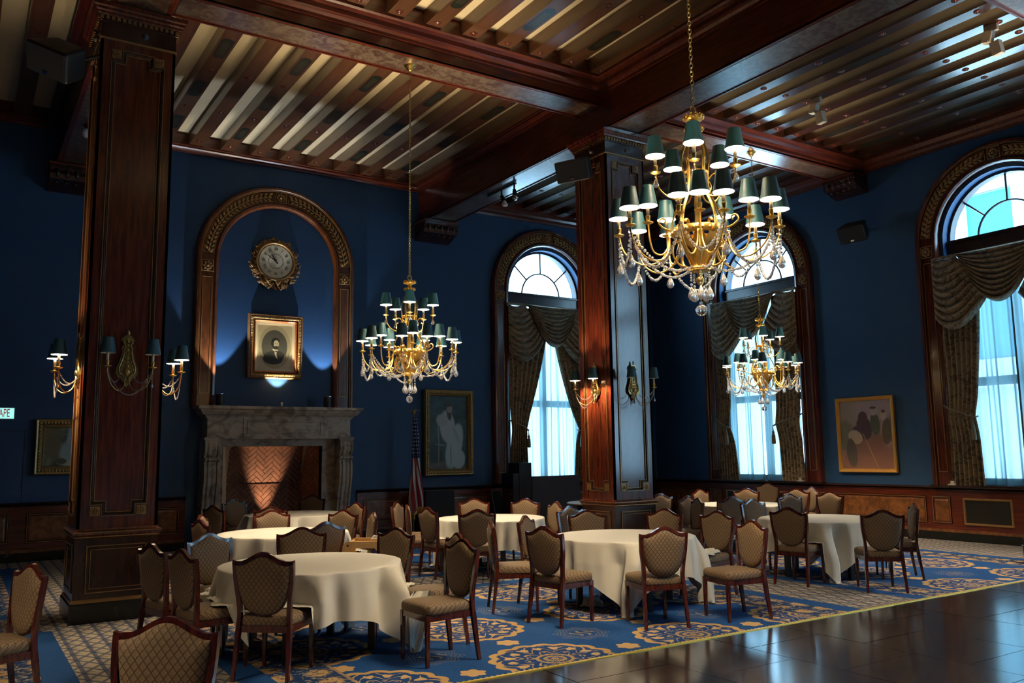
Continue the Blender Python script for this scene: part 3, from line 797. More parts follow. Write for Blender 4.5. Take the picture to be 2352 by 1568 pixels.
def sheer(loc, rz, u0, u1, ph, label, grp=None):
    def f(s, t):
        z = lerp(5.15, 1.01, t); sp = 1-.10*math.sin(PI*t)*.5
        u = lerp(u0, u1, s); y = .03+.05*math.sin(s*2*PI*2.3+ph+.5*math.sin(t*2+ph))+.03*math.sin(s*2*PI*4.7+2*ph+.8*t)*(.5+.5*t)+.012*math.sin(s*2*PI*9.1+ph-t)
        return (u, y, z)
    b = MB(); b.grid(f, 90, 10); o = b.build('sheer_curtain', M['sheer'], None, True, loc, rz)
    tag(o, label, 'curtain', 'sheer window curtains'); 
    h = MB(); h.grid(lambda s, t: (lerp(u0, u1, s), f(s, 1)[1]-.004, lerp(1.13, 1.01, t)), 60, 1); h.build('hem', M['sheer'], o, True)
for (loc, rz, nm) in (((11.88, YN, 0), 0, 'the window in the fireplace wall'), ((XE, 13.155, 0), ROT_E, 'the window behind the far chandelier'), ((XE, 7.545, 0), ROT_E, 'the window at the right edge')):
    sheer(loc, rz, -1.06, .00, 0.3, 'white voile sheer, first panel behind drapes of '+nm)
    sheer(loc, rz, .02, 1.06, 1.9, 'white voile sheer, second panel behind drapes of '+nm)

# ---- building across the street, seen through the right fanlight
bl = thing('neighbouring_building', 'pale stone facade with blue windows seen through the right fanlight', 'building', (34, 9, 0))
M['stone'] = Mat('pale_stone', (.82, .80, .76), .8); M['far_glass'] = Mat('blue_glazing', (.02, .22, .36), .25)
b = MB(); b.box(.8, 3, -16, 16, -12, 30); b.build('facade_wall', M['stone'], bl)
for i in range(-4, 5):
    b = MB(); b.box(.0, .9, i*3.4-.55, i*3.4+.55, -12, 30); b.build('pier', M['stone'], bl)
for k in range(1, 7):
    b = MB(); b.box(.2, .9, -16, 16, k*4.0, k*4.0+1.1); b.build('spandrel', M['stone'], bl)
    for i in range(-4, 4):
        b = MB(); b.box(.6, .82, i*3.4+.75, i*3.4+2.65, k*4.0+1.2, k*4.0+3.9); b.build('window', M['far_glass'], bl)

# ------------------------------------------------------------------ fireplace
fp = thing('fireplace', 'carved marble fireplace with herringbone brick firebox lit from below', 'fireplace', (5.26, YN, 0))
FXC = 5.26
b = MB()
for prof in ([(0, 2.43), (-.44, 2.43), (-.46, 2.46), (-.50, 2.47), (-.54, 2.52), (-.56, 2.56), (-.60, 2.575), (-.60, 2.63), (0, 2.63)],):
    n = len(prof)                                            # cornice shelf with returned ends
    rows = []
    for y, z in prof:
        e = 1.44+(-y-.44 if y < 0 else .16)
        e = 1.44+max(0, -y-.44)
        rows.append([(-e, 0, z), (-e, y, z), (e, y, z), (e, 0, z)])
    for r_ in rows: b.v += r_
    for j in range(n-1):
        for k in range(3): b.f.append((j*4+k, j*4+k+1, j*4+5+k, j*4+4+k))
    b.f.append((n*4-1, n*4-2, n*4-3, n*4-4)); b.f.append((0, 1, 2, 3))
b.build('mantel_shelf', M['marble'], fp)
b = MB(); b.box(-1.40, 1.40, -.40, 0, 2.03, 2.43); b.box(-1.42, 1.42, -.42, 0, 2.02, 2.06); b.box(-1.415, 1.415, -.415, 0, 2.09, 2.105); b.box(-1.43, 1.43, -.43, 0, 2.405, 2.43); fz = b.build('frieze', M['marble'], fp)
b = MB(); b.box(-.74, .86, -.425, -.39, 2.05, 2.42); b.frame([(-.68, 2.12), (.80, 2.12), (.80, 2.38), (-.68, 2.38)], [(0, -.425), (.01, -.437), (.03, -.437), (.045, -.424)]); b.build('frieze_panel', M['marble'], fp)
cprof = [(2.02, -.44), (1.98, -.455), (1.90, -.48), (1.80, -.475), (1.72, -.43), (1.69, -.39), (1.665, -.42), (1.655, -.47), (1.63, -.475), (1.60, -.42), (1.50, -.445), (1.35, -.45), (1.15, -.42), (.90, -.36), (.65, -.31), (.40, -.285), (.22, -.28), (.20, -.33), (0, -.34)]
for sx in (-1, 1):
    x0, x1 = (-1.44, -1.17) if sx < 0 else (1.17, 1.44)
    b = MB(); xs = [x0, x0+.035, x0+.05, x0+.07, (x0+x1)/2-.03, (x0+x1)/2, (x0+x1)/2+.03, x1-.07, x1-.05, x1-.035, x1]
    dep = [0, 0, .03, 0, 0, .02, 0, 0, .03, 0, 0]
    b.v += [(x0, 0, z) for z, y in cprof]
    for x, d in zip(xs, dep): b.v += [(x, y+(d if .2 < z < 1.98 else 0), z) for z, y in cprof]
    b.v += [(x1, 0, z) for z, y in cprof]; n = len(cprof)
    for j in range(len(xs)+1):
        for k in range(n-1): b.f.append((j*n+k, j*n+k+1, (j+1)*n+k+1, (j+1)*n+k))
    c = autosmooth(b.build('scroll_console', M['marble'], fp), 50)
    l = MB()
    for k in range(5): l.ball((lerp(x0+.03, x1-.03, k/4), -.45, 1.66), .035, 7, 5, sx=.9, sy=.9, sz=.7)
    l.build('leaf_collar', M['marble'], c, True)
    q = MB(); q.box(x0-.02, x1+.02, -.47, 0, 2.0, 2.05); q.build('console_cap', M['marble'], fp)
b = MB(); b.box(-1.17, -1.03, -.16, 0, 0, 2.03); b.box(.90, 1.17, -.16, 0, 0, 2.03); b.box(-1.03, .90, -.16, 0, 1.88, 2.03)
b.frame([(-1.03, 0), (.90, 0), (.90, 1.88), (-1.03, 1.88)], [(-.02, -.16), (-.02, -.175), (-.008, -.175), (0, -.16), (0, 0)]); b.build('surround_slip', M['marble'], fp)
b = MB(); b.box(-1.55, 1.55, -.85, 0, 0, .02); b.build('hearth_slab', M['black_marble'], fp)
M['brick'] = Mat('red_brick', (.16, .055, .03), .75)
_n = M['brick'].noise(3, (1, 1, 1), 2, 'Object'); M['brick'].base(M['brick'].mix((.105, .034, .018), (.20, .072, .036), _n.step(.3, .7)))
M['mortar'] = Mat('pale_mortar', (.62, .50, .36), .9)
fb = obj('firebox', None, fp)
sh = MB(); D = .54
sh.quad((-1.06, -.01, 0), (.93, -.01, 0), (.69, D, 0), (-.78, D, 0)); sh.quad((-.80, D+.01, 0), (.71, D+.01, 0), (.71, D+.01, 2.0), (-.80, D+.01, 2.0)); sh.quad((-.78, D, 0), (.69, D, 0), (.69, D, 1.13), (-.78, D, 1.13))
sh.quad((-.80, D, 1.13), (.71, D, 1.13), (.77, D-.22, 2.0), (-.88, D-.22, 2.0)); sh.quad((-1.06, -.01, 2.0), (.93, -.01, 2.0), (.69, D, 2.0), (-.78, D, 2.0))
sh.quad((.93, -.01, 0), (.69, D, 0), (.69, D, 2.0), (.93, -.01, 2.0)); sh.quad((-1.06, -.01, 0), (-.78, D, 0), (-.78, D, 2.0), (-1.06, -.01, 2.0))
sh.build('mortar_shell', M['mortar'], fb)
def clip(poly, w, h):
    for ax, lim, sg in ((0, 0, 1), (0, w, -1), (1, 0, 1), (1, h, -1)):
        out = []
        for k in range(len(poly)):
            a, c = poly[k-1], poly[k]; da, dc = sg*(a[ax]-lim), sg*(c[ax]-lim)
            if (da >= 0) != (dc >= 0):
                t = da/(da-dc); out.append((lerp(a[0], c[0], t), lerp(a[1], c[1], t)))
            if dc >= 0: out.append(c)
        poly = out
        if not poly: return poly
    return poly
def herringbone(O, U, V, w, h, par):
    O, U, V = Vector(O), Vector(U).normalized(), Vector(V).normalized(); N = U.cross(V).normalized()
    W, n, j = .080, 3, .012; ca = math.sqrt(.5); R_ = int((w+h)/W)+4
    for ix in range(-R_, R_):
        for iy in range(-R_, R_):
            d = (ix-iy) % (2*n)
            if d == 0: r_ = (ix*W, iy*W, n*W, W)
            elif d == 2*n-1: r_ = (ix*W, iy*W, W, n*W)
            else: continue
            x0, y0, x1, y1 = r_[0]+j/2, r_[1]+j/2, r_[0]+r_[2]-j/2, r_[1]+r_[3]-j/2
            pl_ = [((x-y)*ca+w/2, (x+y)*ca+.1) for x, y in ((x0, y0), (x1, y0), (x1, y1), (x0, y1))]
            pl_ = clip(pl_, w, h)
            if len(pl_) < 3: continue
            ar = abs(sum(pl_[k-1][0]*pl_[k][1]-pl_[k][0]*pl_[k-1][1] for k in range(len(pl_))))/2
            if ar < .0012: continue
            t = .010+random.random()*.003; b = MB(); m = len(pl_)
            for q in (0, t): b.v += [tuple(O+U*x+V*y+N*q) for x, y in pl_]
            b.f.append(tuple(range(m, 2*m)))
            for k in range(m): k2 = (k+1) % m; b.f.append((k, k2, m+k2, m+k))
            b.build('brick', M['brick'], par)
herringbone((-.78, D, .05), (1, 0, 0), (0, 0, 1), 1.47, 1.07, fb)
herringbone((-.78, D-.002, 1.14), (1, 0, 0), (0, -.22, .87), 1.47, .78, fb)
herringbone((.69, D, .35), (.24, -.55, 0), (0, 0, 1), .57, 1.55, fb)
b = MB(); b.box(-.78, .69, D-.03, D, 1.115, 1.14); b.build('throat_ledge', M['brick'], fb)
lamp = thing('hearth_uplight', 'small black uplight on the firebox floor behind the dining chairs', 'lamp', (5.22, YN+.30, .02))
b = MB(); b.lathe([(.06, 0), (.06, .02), (.035, .03), (.045, .10), (.04, .10), (.03, .05), (0, .05)], 14); b.build('housing', M['black'], lamp)
def spot(par, loc, rot, watts, size, color=LAMP, blend=.15, rad=.02):
    L = bpy.data.lights.new('lamp_light', 'SPOT'); L.energy = watts; L.spot_size = math.radians(size); L.spot_blend = blend; L.color = color; L.shadow_soft_size = rad
    o = bpy.data.objects.new('lamp_light', L); COL.objects.link(o); o.parent = par; o.location = loc; o.rotation_euler = rot; return o
spot(lamp, (0, 0, .12), (PI-.10, 0, 0), 85, 40, blend=.7)

# ---- arched niche over the mantel
tr = struct('trim_1', 'carved mahogany arch over the mantel', (5.24, YN, 0))
arched_casing(tr, 1.17, 1.61, 2.63, .12, (M['arch_wood'], M['carved'], M['gilt_line']))

for x, lab in ((4.09, 'black cylinder uplight on the mantel, under the clock side toward the big column'), (6.20, 'black cylinder uplight on the mantel shelf, nearest the brass chandelier')):
    t = thing('cylinder_uplight', lab, 'lamp', (x, YN-.33, 2.63))
    b = MB(); b.lathe([(.078, 0), (.078, .235), (.07, .235), (.066, .12), (0, .12)], 20); autosmooth(b.build('housing', M['black'], t))
    b = MB(); b.lathe([(.079, .222), (.082, .225), (.082, .238), (.072, .238)], 20, cap=False); b.build('rim', M['chrome'], t)
    b = MB(); b.box(-.012, .012, -.10, .10, .09, .12); b.build('yoke', M['black'], t)
    spot(t, (0, 0, .20), (PI, 0, 0), 75, 58, (.80, .88, 1.0), .2)
t = thing('picture_light', 'small white spotlight at the middle of the mantel under the portrait', 'lamp', (5.27, YN-.30, 2.63))
b = MB(); b.lathe([(.03, 0), (.03, .012), (.008, .014), (.008, .03)], 12); b.build('base', M['black'], t)
b = MB(); b.tube([(0, -.01, .03), (0, .0, .05), (0, .02, .09)], [.02, .028, .034], 10); b.build('head', M['white'], t, True)
spot(t, (0, .03, .115), (PI-.20, 0, 0), 75, 62, (1, .86, .62), .35)

# ---- clock
ck = thing('wall_clock', 'round gilded clock with carved leaves under the arch', 'clock', (5.17, YN, 5.57))
b = MB(); b.lathe([(.345, 0), (.345, .06), (.33, .075)], 48); b.v = [(x, -z, y) for x, y, z in b.v]; b.build('dial', M['paper'], ck)
b = MB()
b.lathe([(.345, .04), (.36, .09), (.385, .10), (.40, .085), (.40, .04), (.46, .035), (.47, 0)], 48, cap=False); b.v = [(x, -z, y) for x, y, z in b.v]; b.build('bezel', M['carved'], ck, True)
b = MB()
rg = random.Random(4)
for k in range(150):
    a = rg.uniform(0, 2*PI); low = max(0, -math.sin(a)); r_ = rg.uniform(.405, .475+.07*low**.6); s0 = len(b.v)
    b.ball((0, 0, 0), rg.uniform(.018, .028)+.012*low, 6, 4, sx=.8, sy=.7, sz=1.5+low*.6)
    b.xf(Matrix.Translation((r_*math.cos(a), -.045-rg.uniform(0, .03)-.02*low, r_*math.sin(a))) @ Matrix.Rotation(PI/2-a+rg.choice((-1, 1))*rg.uniform(.4, 1.2), 4, 'Y'), s0)
for k in range(16):
    a = PI+PI*(k+.5)/16; s0 = len(b.v); b.ball((0, 0, 0), .034, 6, 4, sx=.6, sy=.6, sz=1.7)
    b.xf(Matrix.Translation((.525*math.cos(a)*.96, -.04, .525*math.sin(a))) @ Matrix.Rotation(PI/2-a+1.1*math.sin(k*2.4), 4, 'Y'), s0)
b.build('leaf_garland', M['carved'], ck, True)
b = MB(); b.lathe([(.142, .0765), (.150, .0765)], 40, cap=False); b.v = [(x, -z, y) for x, y, z in b.v]; b.build('chapter_ring', M['ink'], ck)
def text(body, par, loc, rot, size, mat, sx=1, ext=.001):
    cu = bpy.data.curves.new('lettering', 'FONT'); cu.body = body; cu.size = size; cu.align_x = 'CENTER'; cu.align_y = 'CENTER'; cu.extrude = ext
    cu.materials.append(mat.m); tmp = bpy.data.objects.new('tmp', cu); COL.objects.link(tmp); dg = bpy.context.evaluated_depsgraph_get(); me = bpy.data.meshes.new_from_object(tmp.evaluated_get(dg)); me.materials.clear(); me.materials.append(mat.m); bpy.data.objects.remove(tmp); o = bpy.data.objects.new('lettering', me); COL.objects.link(o); o.parent = par; o.location = loc; o.rotation_euler = rot; o.scale = (sx, 1, 1); return o
for k, nm in enumerate(['XII', 'I', 'II', 'III', 'IIII', 'V', 'VI', 'VII', 'VIII', 'IX', 'X', 'XI']):
    a = PI/2-2*PI*k/12
    o = text(nm, ck, (.245*math.cos(a), -.077, .245*math.sin(a)), (PI/2, a-PI/2, 0), .085, M['ink'], .75); o.rotation_euler = (Matrix.Rotation(PI/2-a, 4, 'Y') @ Matrix.Rotation(PI/2, 4, 'X')).to_euler(); o.name = 'numeral'
for ang, L, w in ((-55, .25, .012), (-34, .17, .017)):
    a = math.radians(ang); b = MB(); b.prism([(-w*.5, -.06), (w*.5, -.06), (w, 0), (w*.7, L*.75), (0, L), (-w*.7, L*.75), (-w, 0)], -.084, -.080)
    b.ball((0, -.084, 0), .02, 8, 5, sy=.4); o = b.build('clock_hand', M['ink'], ck); o.rotation_euler = (0, a, 0)

# ------------------------------------------------------------------ pictures
def painting(name, base, shapes, var=.25, seed=3):
    """flat picture: soft ellipses (cx, cz, rx, rz, angle, colour, softness) over a ground, in picture-local metres"""
    m = Mat(name, base, .45); x, y, z = m.xyz()
    n = m.noise(seed, (1, 1, 1), 4, dist=1.0); n2 = m.noise(seed*6, (1, 1, 1), 3)
    c = m.mix(tuple(q*(1-var*1.6) for q in base), tuple(min(1, q*(1+var)) for q in base), n.step(.3, .7))
    for cx, cz, rx, rz, ang, col, soft in shapes:
        ca, sa = math.cos(math.radians(ang)), math.sin(math.radians(ang))
        dx, dz = x-cx, z-cz; u, v = (dx*ca+dz*sa)/rx, (dz*ca-dx*sa)/rz
        d = (u*u+v*v).sqrt()+(n2-.5)*.35*soft
        c = m.mix(c, col, d.step(1+.35*soft, 1-.35*soft))
    m.base(c); return m
def picture(name, label, loc, rz, w, h, fw, prof, fmat, art, cat='painting', orn=0, ornm=None):
    p = thing(name, label, cat, loc, rz)
    pts = [(-w/2, -h/2), (w/2, -h/2), (w/2, h/2), (-w/2, h/2)]
    f = MB(); f.frame(pts, prof); fo = f.build('frame', fmat, p)
    if orn:
        q = MB()
        for (a, b_) in zip(pts, pts[1:]+pts[:1]):
            L = math.hypot(b_[0]-a[0], b_[1]-a[1]); n = int(L/orn); tx, tz = (b_[0]-a[0])/L, (b_[1]-a[1])/L
            for k in range(n):
                d = (k+.5)*L/n; ins = fw*.45
                if d < ins or d > L-ins: continue
                q.ball((a[0]+tx*d-tz*ins, min(p_[1] for p_ in prof)+.004, a[1]+tz*d+tx*ins), orn*.52, 5, 3, sx=1 if tz == 0 else .8*fw/orn*.5, sz=1 if tx == 0 else .8*fw/orn*.5, sy=.5)
        q.build('frame_ornament', ornm or fmat, fo, True)
    c = MB(); c.quad((-w/2+fw-.01, -.02, -h/2+fw-.01), (w/2-fw+.01, -.02, -h/2+fw-.01), (w/2-fw+.01, -.02, h/2-fw+.01), (-w/2+fw-.01, -.02, h/2-fw+.01))
    c.build('canvas', art, p); return p
deep = lambda fw, d: [(0, 0), (0, -d*.75), (fw*.12, -d), (fw*.3, -d*.9), (fw*.5, -d*.98), (fw*.72, -d*.6), (fw*.86, -d*.7), (fw, -.02)]
M['gold_frame'] = Mat('gilt_frame', (.46, .32, .13), .4, .7); M['oak_frame'] = wood('carved_oak_frame', (.20, .09, .03), (.32, .15, .05), (3, 3, 3), .4, .2)
D_ = (.085, .085, .066)
art = painting('oval_engraving', (.60, .56, .36), [(0, .0, .325, .43, 0, (.40, .36, .22), .05), (-.005, .01, .262, .335, 0, (.30, .26, .16), .02), (-.005, .01, .255, .325, 0, D_, .03),
    (-.03, -.24, .20, .11, 0, (.042, .044, .038), .15), (-.10, -.17, .13, .07, 25, (.042, .044, .038), .15), (.10, -.16, .10, .08, -25, (.042, .044, .038), .15), (.035, -.15, .030, .085, 14, (.56, .52, .36), .1), (.075, -.155, .035, .075, 14, (.042, .044, .038), .15),
    (.012, -.062, .060, .022, -12, (.60, .56, .42), .12), (.035, -.083, .030, .012, 0, (.02, .02, .015), .2), (.012, .115, .082, .072, 0, (.022, .022, .018), .15), (-.045, .07, .030, .055, 0, (.022, .022, .018), .2), (.015, .0, .056, .05, 0, (.028, .027, .02), .2),
    (.030, .062, .052, .074, 0, (.54, .49, .33), .1), (.028, -.004, .046, .026, 0, (.04, .037, .026), .2), (.052, .068, .014, .007, 0, (.10, .085, .05), .3), (.014, .068, .014, .007, 0, (.10, .085, .05), .3), (.045, .042, .008, .022, 0, (.36, .31, .2), .4)], .1, 2)
pt = picture('portrait_engraving', 'oval portrait print of a bearded man in carved oak frame above the mantel', (5.19, YN-.04, 3.84), 0, 1.09, 1.27, .15, deep(.15, .11), M['oak_frame'], art, 'picture', .03, M['gold_frame'])
q = MB(); q.frame([(-.40, -.49), (.40, -.49), (.40, .49), (-.40, .49)], [(0, -.075), (.005, -.035), (.05, -.03), (.05, -.022)]); q.build('cream_mount', M['paper'], pt)
q = MB(); q.frame([(-.42, -.51), (.42, -.51), (.42, .51), (-.42, .51)], [(0, -.09), (.022, -.07), (.025, -.04)]); q.build('red_fillet', Mat('red_gilt', (.45, .12, .03), .4, .2), pt)
art = painting('seated_lady', (0.032, 0.080, 0.083), [(0, -.80, .60, .16, 0, (0.120, 0.096, 0.080), .6), (-.02, .12, .19, .36, 6, (0.432, 0.496, 0.496), .35), (-.16, .26, .14, .14, 0, (0.384, 0.416, 0.400), .5), (.15, -.30, .19, .50, -14, (0.432, 0.544, 0.544), .35), (.25, -.58, .17, .22, 0, (0.432, 0.560, 0.560), .4),
    (.02, .40, .055, .14, 10, (0.040, 0.032, 0.032), .4), (.03, .52, .07, .09, 0, (0.352, 0.288, 0.224), .4), (-.02, .62, .11, .06, 0, (0.048, 0.040, 0.032), .5), (-.20, -.27, .13, .015, -6, (0.240, 0.240, 0.208), .3), (-.24, -.45, .012, .26, 0, (0.224, 0.224, 0.192), .3), (.06, -.50, .012, .26, 0, (0.224, 0.224, 0.192), .3), (-.25, .0, .016, .30, 4, (0.240, 0.240, 0.208), .3), (.20, -.05, .04, .22, 25, (0.384, 0.400, 0.368), .4)], .35, 3)
picture('lady_painting', 'tall gilt-framed painting of a seated woman in white behind the flag', (9.11, YN-.03, 2.155), 0, 1.215, 1.875, .14, deep(.14, .10), M['gold_frame'], art, 'painting', .045)
art = painting('garden_scene', (0.165, 0.173, 0.112), [(.02, .05, .10, .40, 0, (0.390, 0.495, 0.495), .7), (.0, -.10, .20, .20, 0, (0.330, 0.420, 0.405), .8), (.25, -.1, .10, .28, 0, (0.060, 0.083, 0.045), .7), (-.3, .1, .14, .3, 0, (0.150, 0.135, 0.068), .8), (.02, -.28, .22, .05, 0, (0.450, 0.495, 0.420), .6), (-.15, -.25, .08, .05, 0, (0.075, 0.075, 0.045), .6)], .45, 6)
picture('garden_painting', 'dim gilt-framed landscape painting half hidden behind the big column', (1.68, YN-.03, 1.905), 0, 1.14, .95, .15, deep(.15, .10), M['gold_frame'], art, 'painting', .05)
art = painting('field_workers', (0.355, 0.221, 0.178), [(-.25, .42, .42, .36, 0, (0.411, 0.297, 0.202), .7), (.2, .5, .45, .28, 0, (0.458, 0.340, 0.315), .8), (.1, -.55, .7, .35, 0, (0.355, 0.162, 0.105), .6), (-.42, -.05, .22, .35, 20, (0.224, 0.196, 0.113), .7), (.05, -.2, .4, .2, 10, (0.299, 0.153, 0.097), .7),
    (-.03, .13, .17, .24, 12, (0.084, 0.048, 0.058), .25), (-.05, .34, .105, .12, 0, (0.112, 0.048, 0.045), .2), (-.17, .14, .12, .045, 10, (0.094, 0.051, 0.052), .3), (-.24, -.05, .17, .13, -25, (0.598, 0.451, 0.283), .25), (-.34, -.36, .12, .29, 5, (0.140, 0.105, 0.068), .25),
    (.22, .20, .105, .22, 4, (0.103, 0.111, 0.065), .25), (.20, .47, .085, .10, 0, (0.486, 0.408, 0.355), .3), (.19, .525, .07, .028, 0, (0.131, 0.060, 0.040), .2), (.46, .05, .10, .26, -4, (0.150, 0.116, 0.068), .3), (.41, .37, .065, .10, 0, (0.598, 0.442, 0.323), .3), (.41, .445, .045, .035, 0, (0.187, 0.068, 0.048), .2), (.1, -.35, .012, .42, 24, (0.561, 0.289, 0.145), .3)], .35, 4)
M['flat_gilt'] = Mat('flat_gilt_frame', (0.860, 0.425, 0.081), .4, .55)
picture('workers_painting', 'gold-framed painting of workers digging, tilted on the window wall', (XE-.03, 10.50, 1.955), ROT_E, 1.30, 1.50, .075, [(0, 0), (0, -.05), (.015, -.065), (.04, -.05), (.06, -.045), (.075, -.02)], M['flat_gilt'], art, 'painting')

# ---- exit sign
ex = thing('exit_sign', 'white sign with red letters beside the concealed blue door', 'sign', (.42, YN-.04, 2.467))
b = MB(); b.box(-.37, .37, -.03, .04, -.10, .10); bevel(b.build('housing', M['white'], ex), .004)
M['sign_glow'] = emis('lit_sign_face', (.35, .9, .8), .33); M['sign_red'] = emis('sign_red', (.5, .01, .03), .12)
b = MB(); b.quad((-.36, -.031, -.088), (.36, -.031, -.088), (.36, -.031, .088), (-.36, -.031, .088)); b.build('lit_face', M['sign_glow'], ex)
text('FIRE ESCAPE', ex, (.035, -.033, -.002), (PI/2, 0, 0), .195, M['sign_red'], .50, .002)

# ------------------------------------------------------------------ loudspeakers
def speaker(label, loc, rz, tilt, par_off, roll=0):
    t = thing('loudspeaker', label, 'speaker', loc, rz, 'ceiling-height loudspeakers')
    w, h, d = .56, .34, .36
    def place(o): o.rotation_euler = (tilt, roll, 0); return o
    b = MB(); i = 0
    F = [(-w/2, -d/2), (w/2, -d/2), (w*.36, d/2), (-w*.36, d/2)]
    for z in (-h/2, h/2): b.v += [(x, y, z) for x, y in F]
    b.f += [(3, 2, 1, 0), (4, 5, 6, 7), (0, 1, 5, 4), (1, 2, 6, 5), (2, 3, 7, 6), (3, 0, 4, 7)]
    c = place(bevel(b.build('cabinet', M['black'], t), .03, 3))
    g = MB(); g.box(-w*.46, w*.46, -d/2-.012, -d/2, -h*.44, h*.44); g.build('grille', M['black_cloth'], c)
    l = MB(); l.box(-.035, .035, -d/2-.017, -d/2-.012, -h*.40, -h*.30); l.build('badge', M['chrome'], c)
    a = MB(); a.tube([(0, .1, 0), par_off], .025, 8); a.build('bracket', M['black_gloss'], t)
    return t
speaker('black loudspeaker on the top of the nearer column, above its lit side sconce', (.70, 10.15, 6.06), math.radians(-42), math.radians(34), (.36, .28, .16), .45)
speaker('black loudspeaker on the far column, in front of the beam with spotlights', (7.92, 10.26, 6.09), math.radians(-62), math.radians(22), (.16, .40, .1), 0)
speaker('black loudspeaker on the navy wall between the two right windows', (14.87, 10.19, 5.99), math.radians(-80), math.radians(30), (0, .41, .10))

# ------------------------------------------------------------------ chandeliers
def chain_mesh(L, link=.052):
    b = MB(); n = int(L/(link*.72))
    for k in range(n):
        z = -k*L/n-link*.5; s0 = len(b.v)
        pts = [(.014*math.cos(2*PI*q/10), 0, .024*math.sin(2*PI*q/10)) for q in range(11)]
        b.tube(pts, .0042, 4, False); b.xf(Matrix.Translation((0, 0, z)) @ Matrix.Rotation(PI/2*(k % 2)+.4, 4, 'Z'), s0)
    return b.mesh('chain', M['old_brass'], True)
def bead_strand(p0, p1, sag, r, n, mid_big=False):
    b = MB(); p0, p1 = Vector(p0), Vector(p1)
    for k in range(n+1):
        t = k/n; p = p0.lerp(p1, t); p.z -= sag*4*t*(1-t); b.ball(p, r*(1 if k % 3 else 1.25), 6, 4)
    return b
def drop(b, p, s=1.0):
    x, y, z = p
    b.ball((x, y, z-.008*s), .007*s, 6, 4)
    b.lathe([(.001, 0), (.006*s, -.012*s), (.016*s, -.036*s), (.020*s, -.052*s), (.013*s, -.066*s), (0, -.072*s)], 8, (x, y, z-.014*s)); return b
CUP = MB(); CUP.lathe([(.004, -.01), (.03, 0), (.042, .008), (.044, .012), (.02, .012), (.013, .022), (.017, .035), (.019, .062), (.021, .066), (.016, .066)], 14); ME_CUP = CUP.mesh('candle_cup', M['brass'], True)
_c = MB(); _c.lathe([(.0135, .06), (.0135, .165), (.004, .17)], 10); ME_CAN = _c.mesh('candle', M['candle'], True)
_c = MB(); _c.lathe([(.080, .148), (.052, .315)], 24, cap=False); ME_SHADE = _c.mesh('lamp_shade', M['shade'], True)
_c = MB(); _c.ball((0, 0, .20), .016, 8, 6, sz=1.6); ME_BULB = _c.mesh('bulb', M['bulb'], True); 
def fitting(par, p, lit=True, side=None, power=1):
    """candle, shade and bulb at the end of an arm: sub-parts of that arm"""
    obj('drip_pan', ME_CUP, par, p); obj('candle', ME_CAN, par, p); obj('lamp_shade', ME_SHADE, par, p)
    if lit:
        nm = 'bulb_light' if power == 1 else 'sconce_bulb_light'; L = bpy.data.lights.get(nm) or bpy.data.lights.new(nm, 'POINT')
        L.energy = BULB_W*power; L.color = LAMP; L.shadow_soft_size = .018
        o = bpy.data.objects.new('bulb_light', L); COL.objects.link(o); o.parent = par; o.location = (p[0], p[1], p[2]+.215)
def arm_mesh(pts, r=.0075):
    b = MB(); b.tube(curve(pts, 22), r, 7); return b
AU = arm_mesh([(.05, 0, 1.06), (.12, 0, .98), (.22, 0, .985), (.31, 0, 1.06), (.335, 0, 1.19)]); AU.tube(curve([(.09, 0, 1.10), (.15, 0, 1.16), (.20, 0, 1.13), (.19, 0, 1.08), (.165, 0, 1.09)], 14), .006, 6)
AU_M = AU.mesh('upper_arm', M['brass'], True)
def low_arm(sy):
    e = (.62, sy*.166)
    b = arm_mesh([(.25, sy*.012, .66), (.255, sy*.02, .56), (.31, sy*.05, .46), (.43, sy*.095, .43), (.54, sy*.135, .49), (.60, sy*.157, .58), (e[0], e[1], .69)]); return b.mesh('outer_arm', M['brass'], True)
AL = {1: low_arm(1), -1: low_arm(-1)}
b = arm_mesh([(.25, 0, .66), (.26, 0, .56), (.31, 0, .50), (.38, 0, .52), (.41, 0, .62), (.42, 0, .76)]); AI = b.mesh('inner_arm', M['brass'], True)
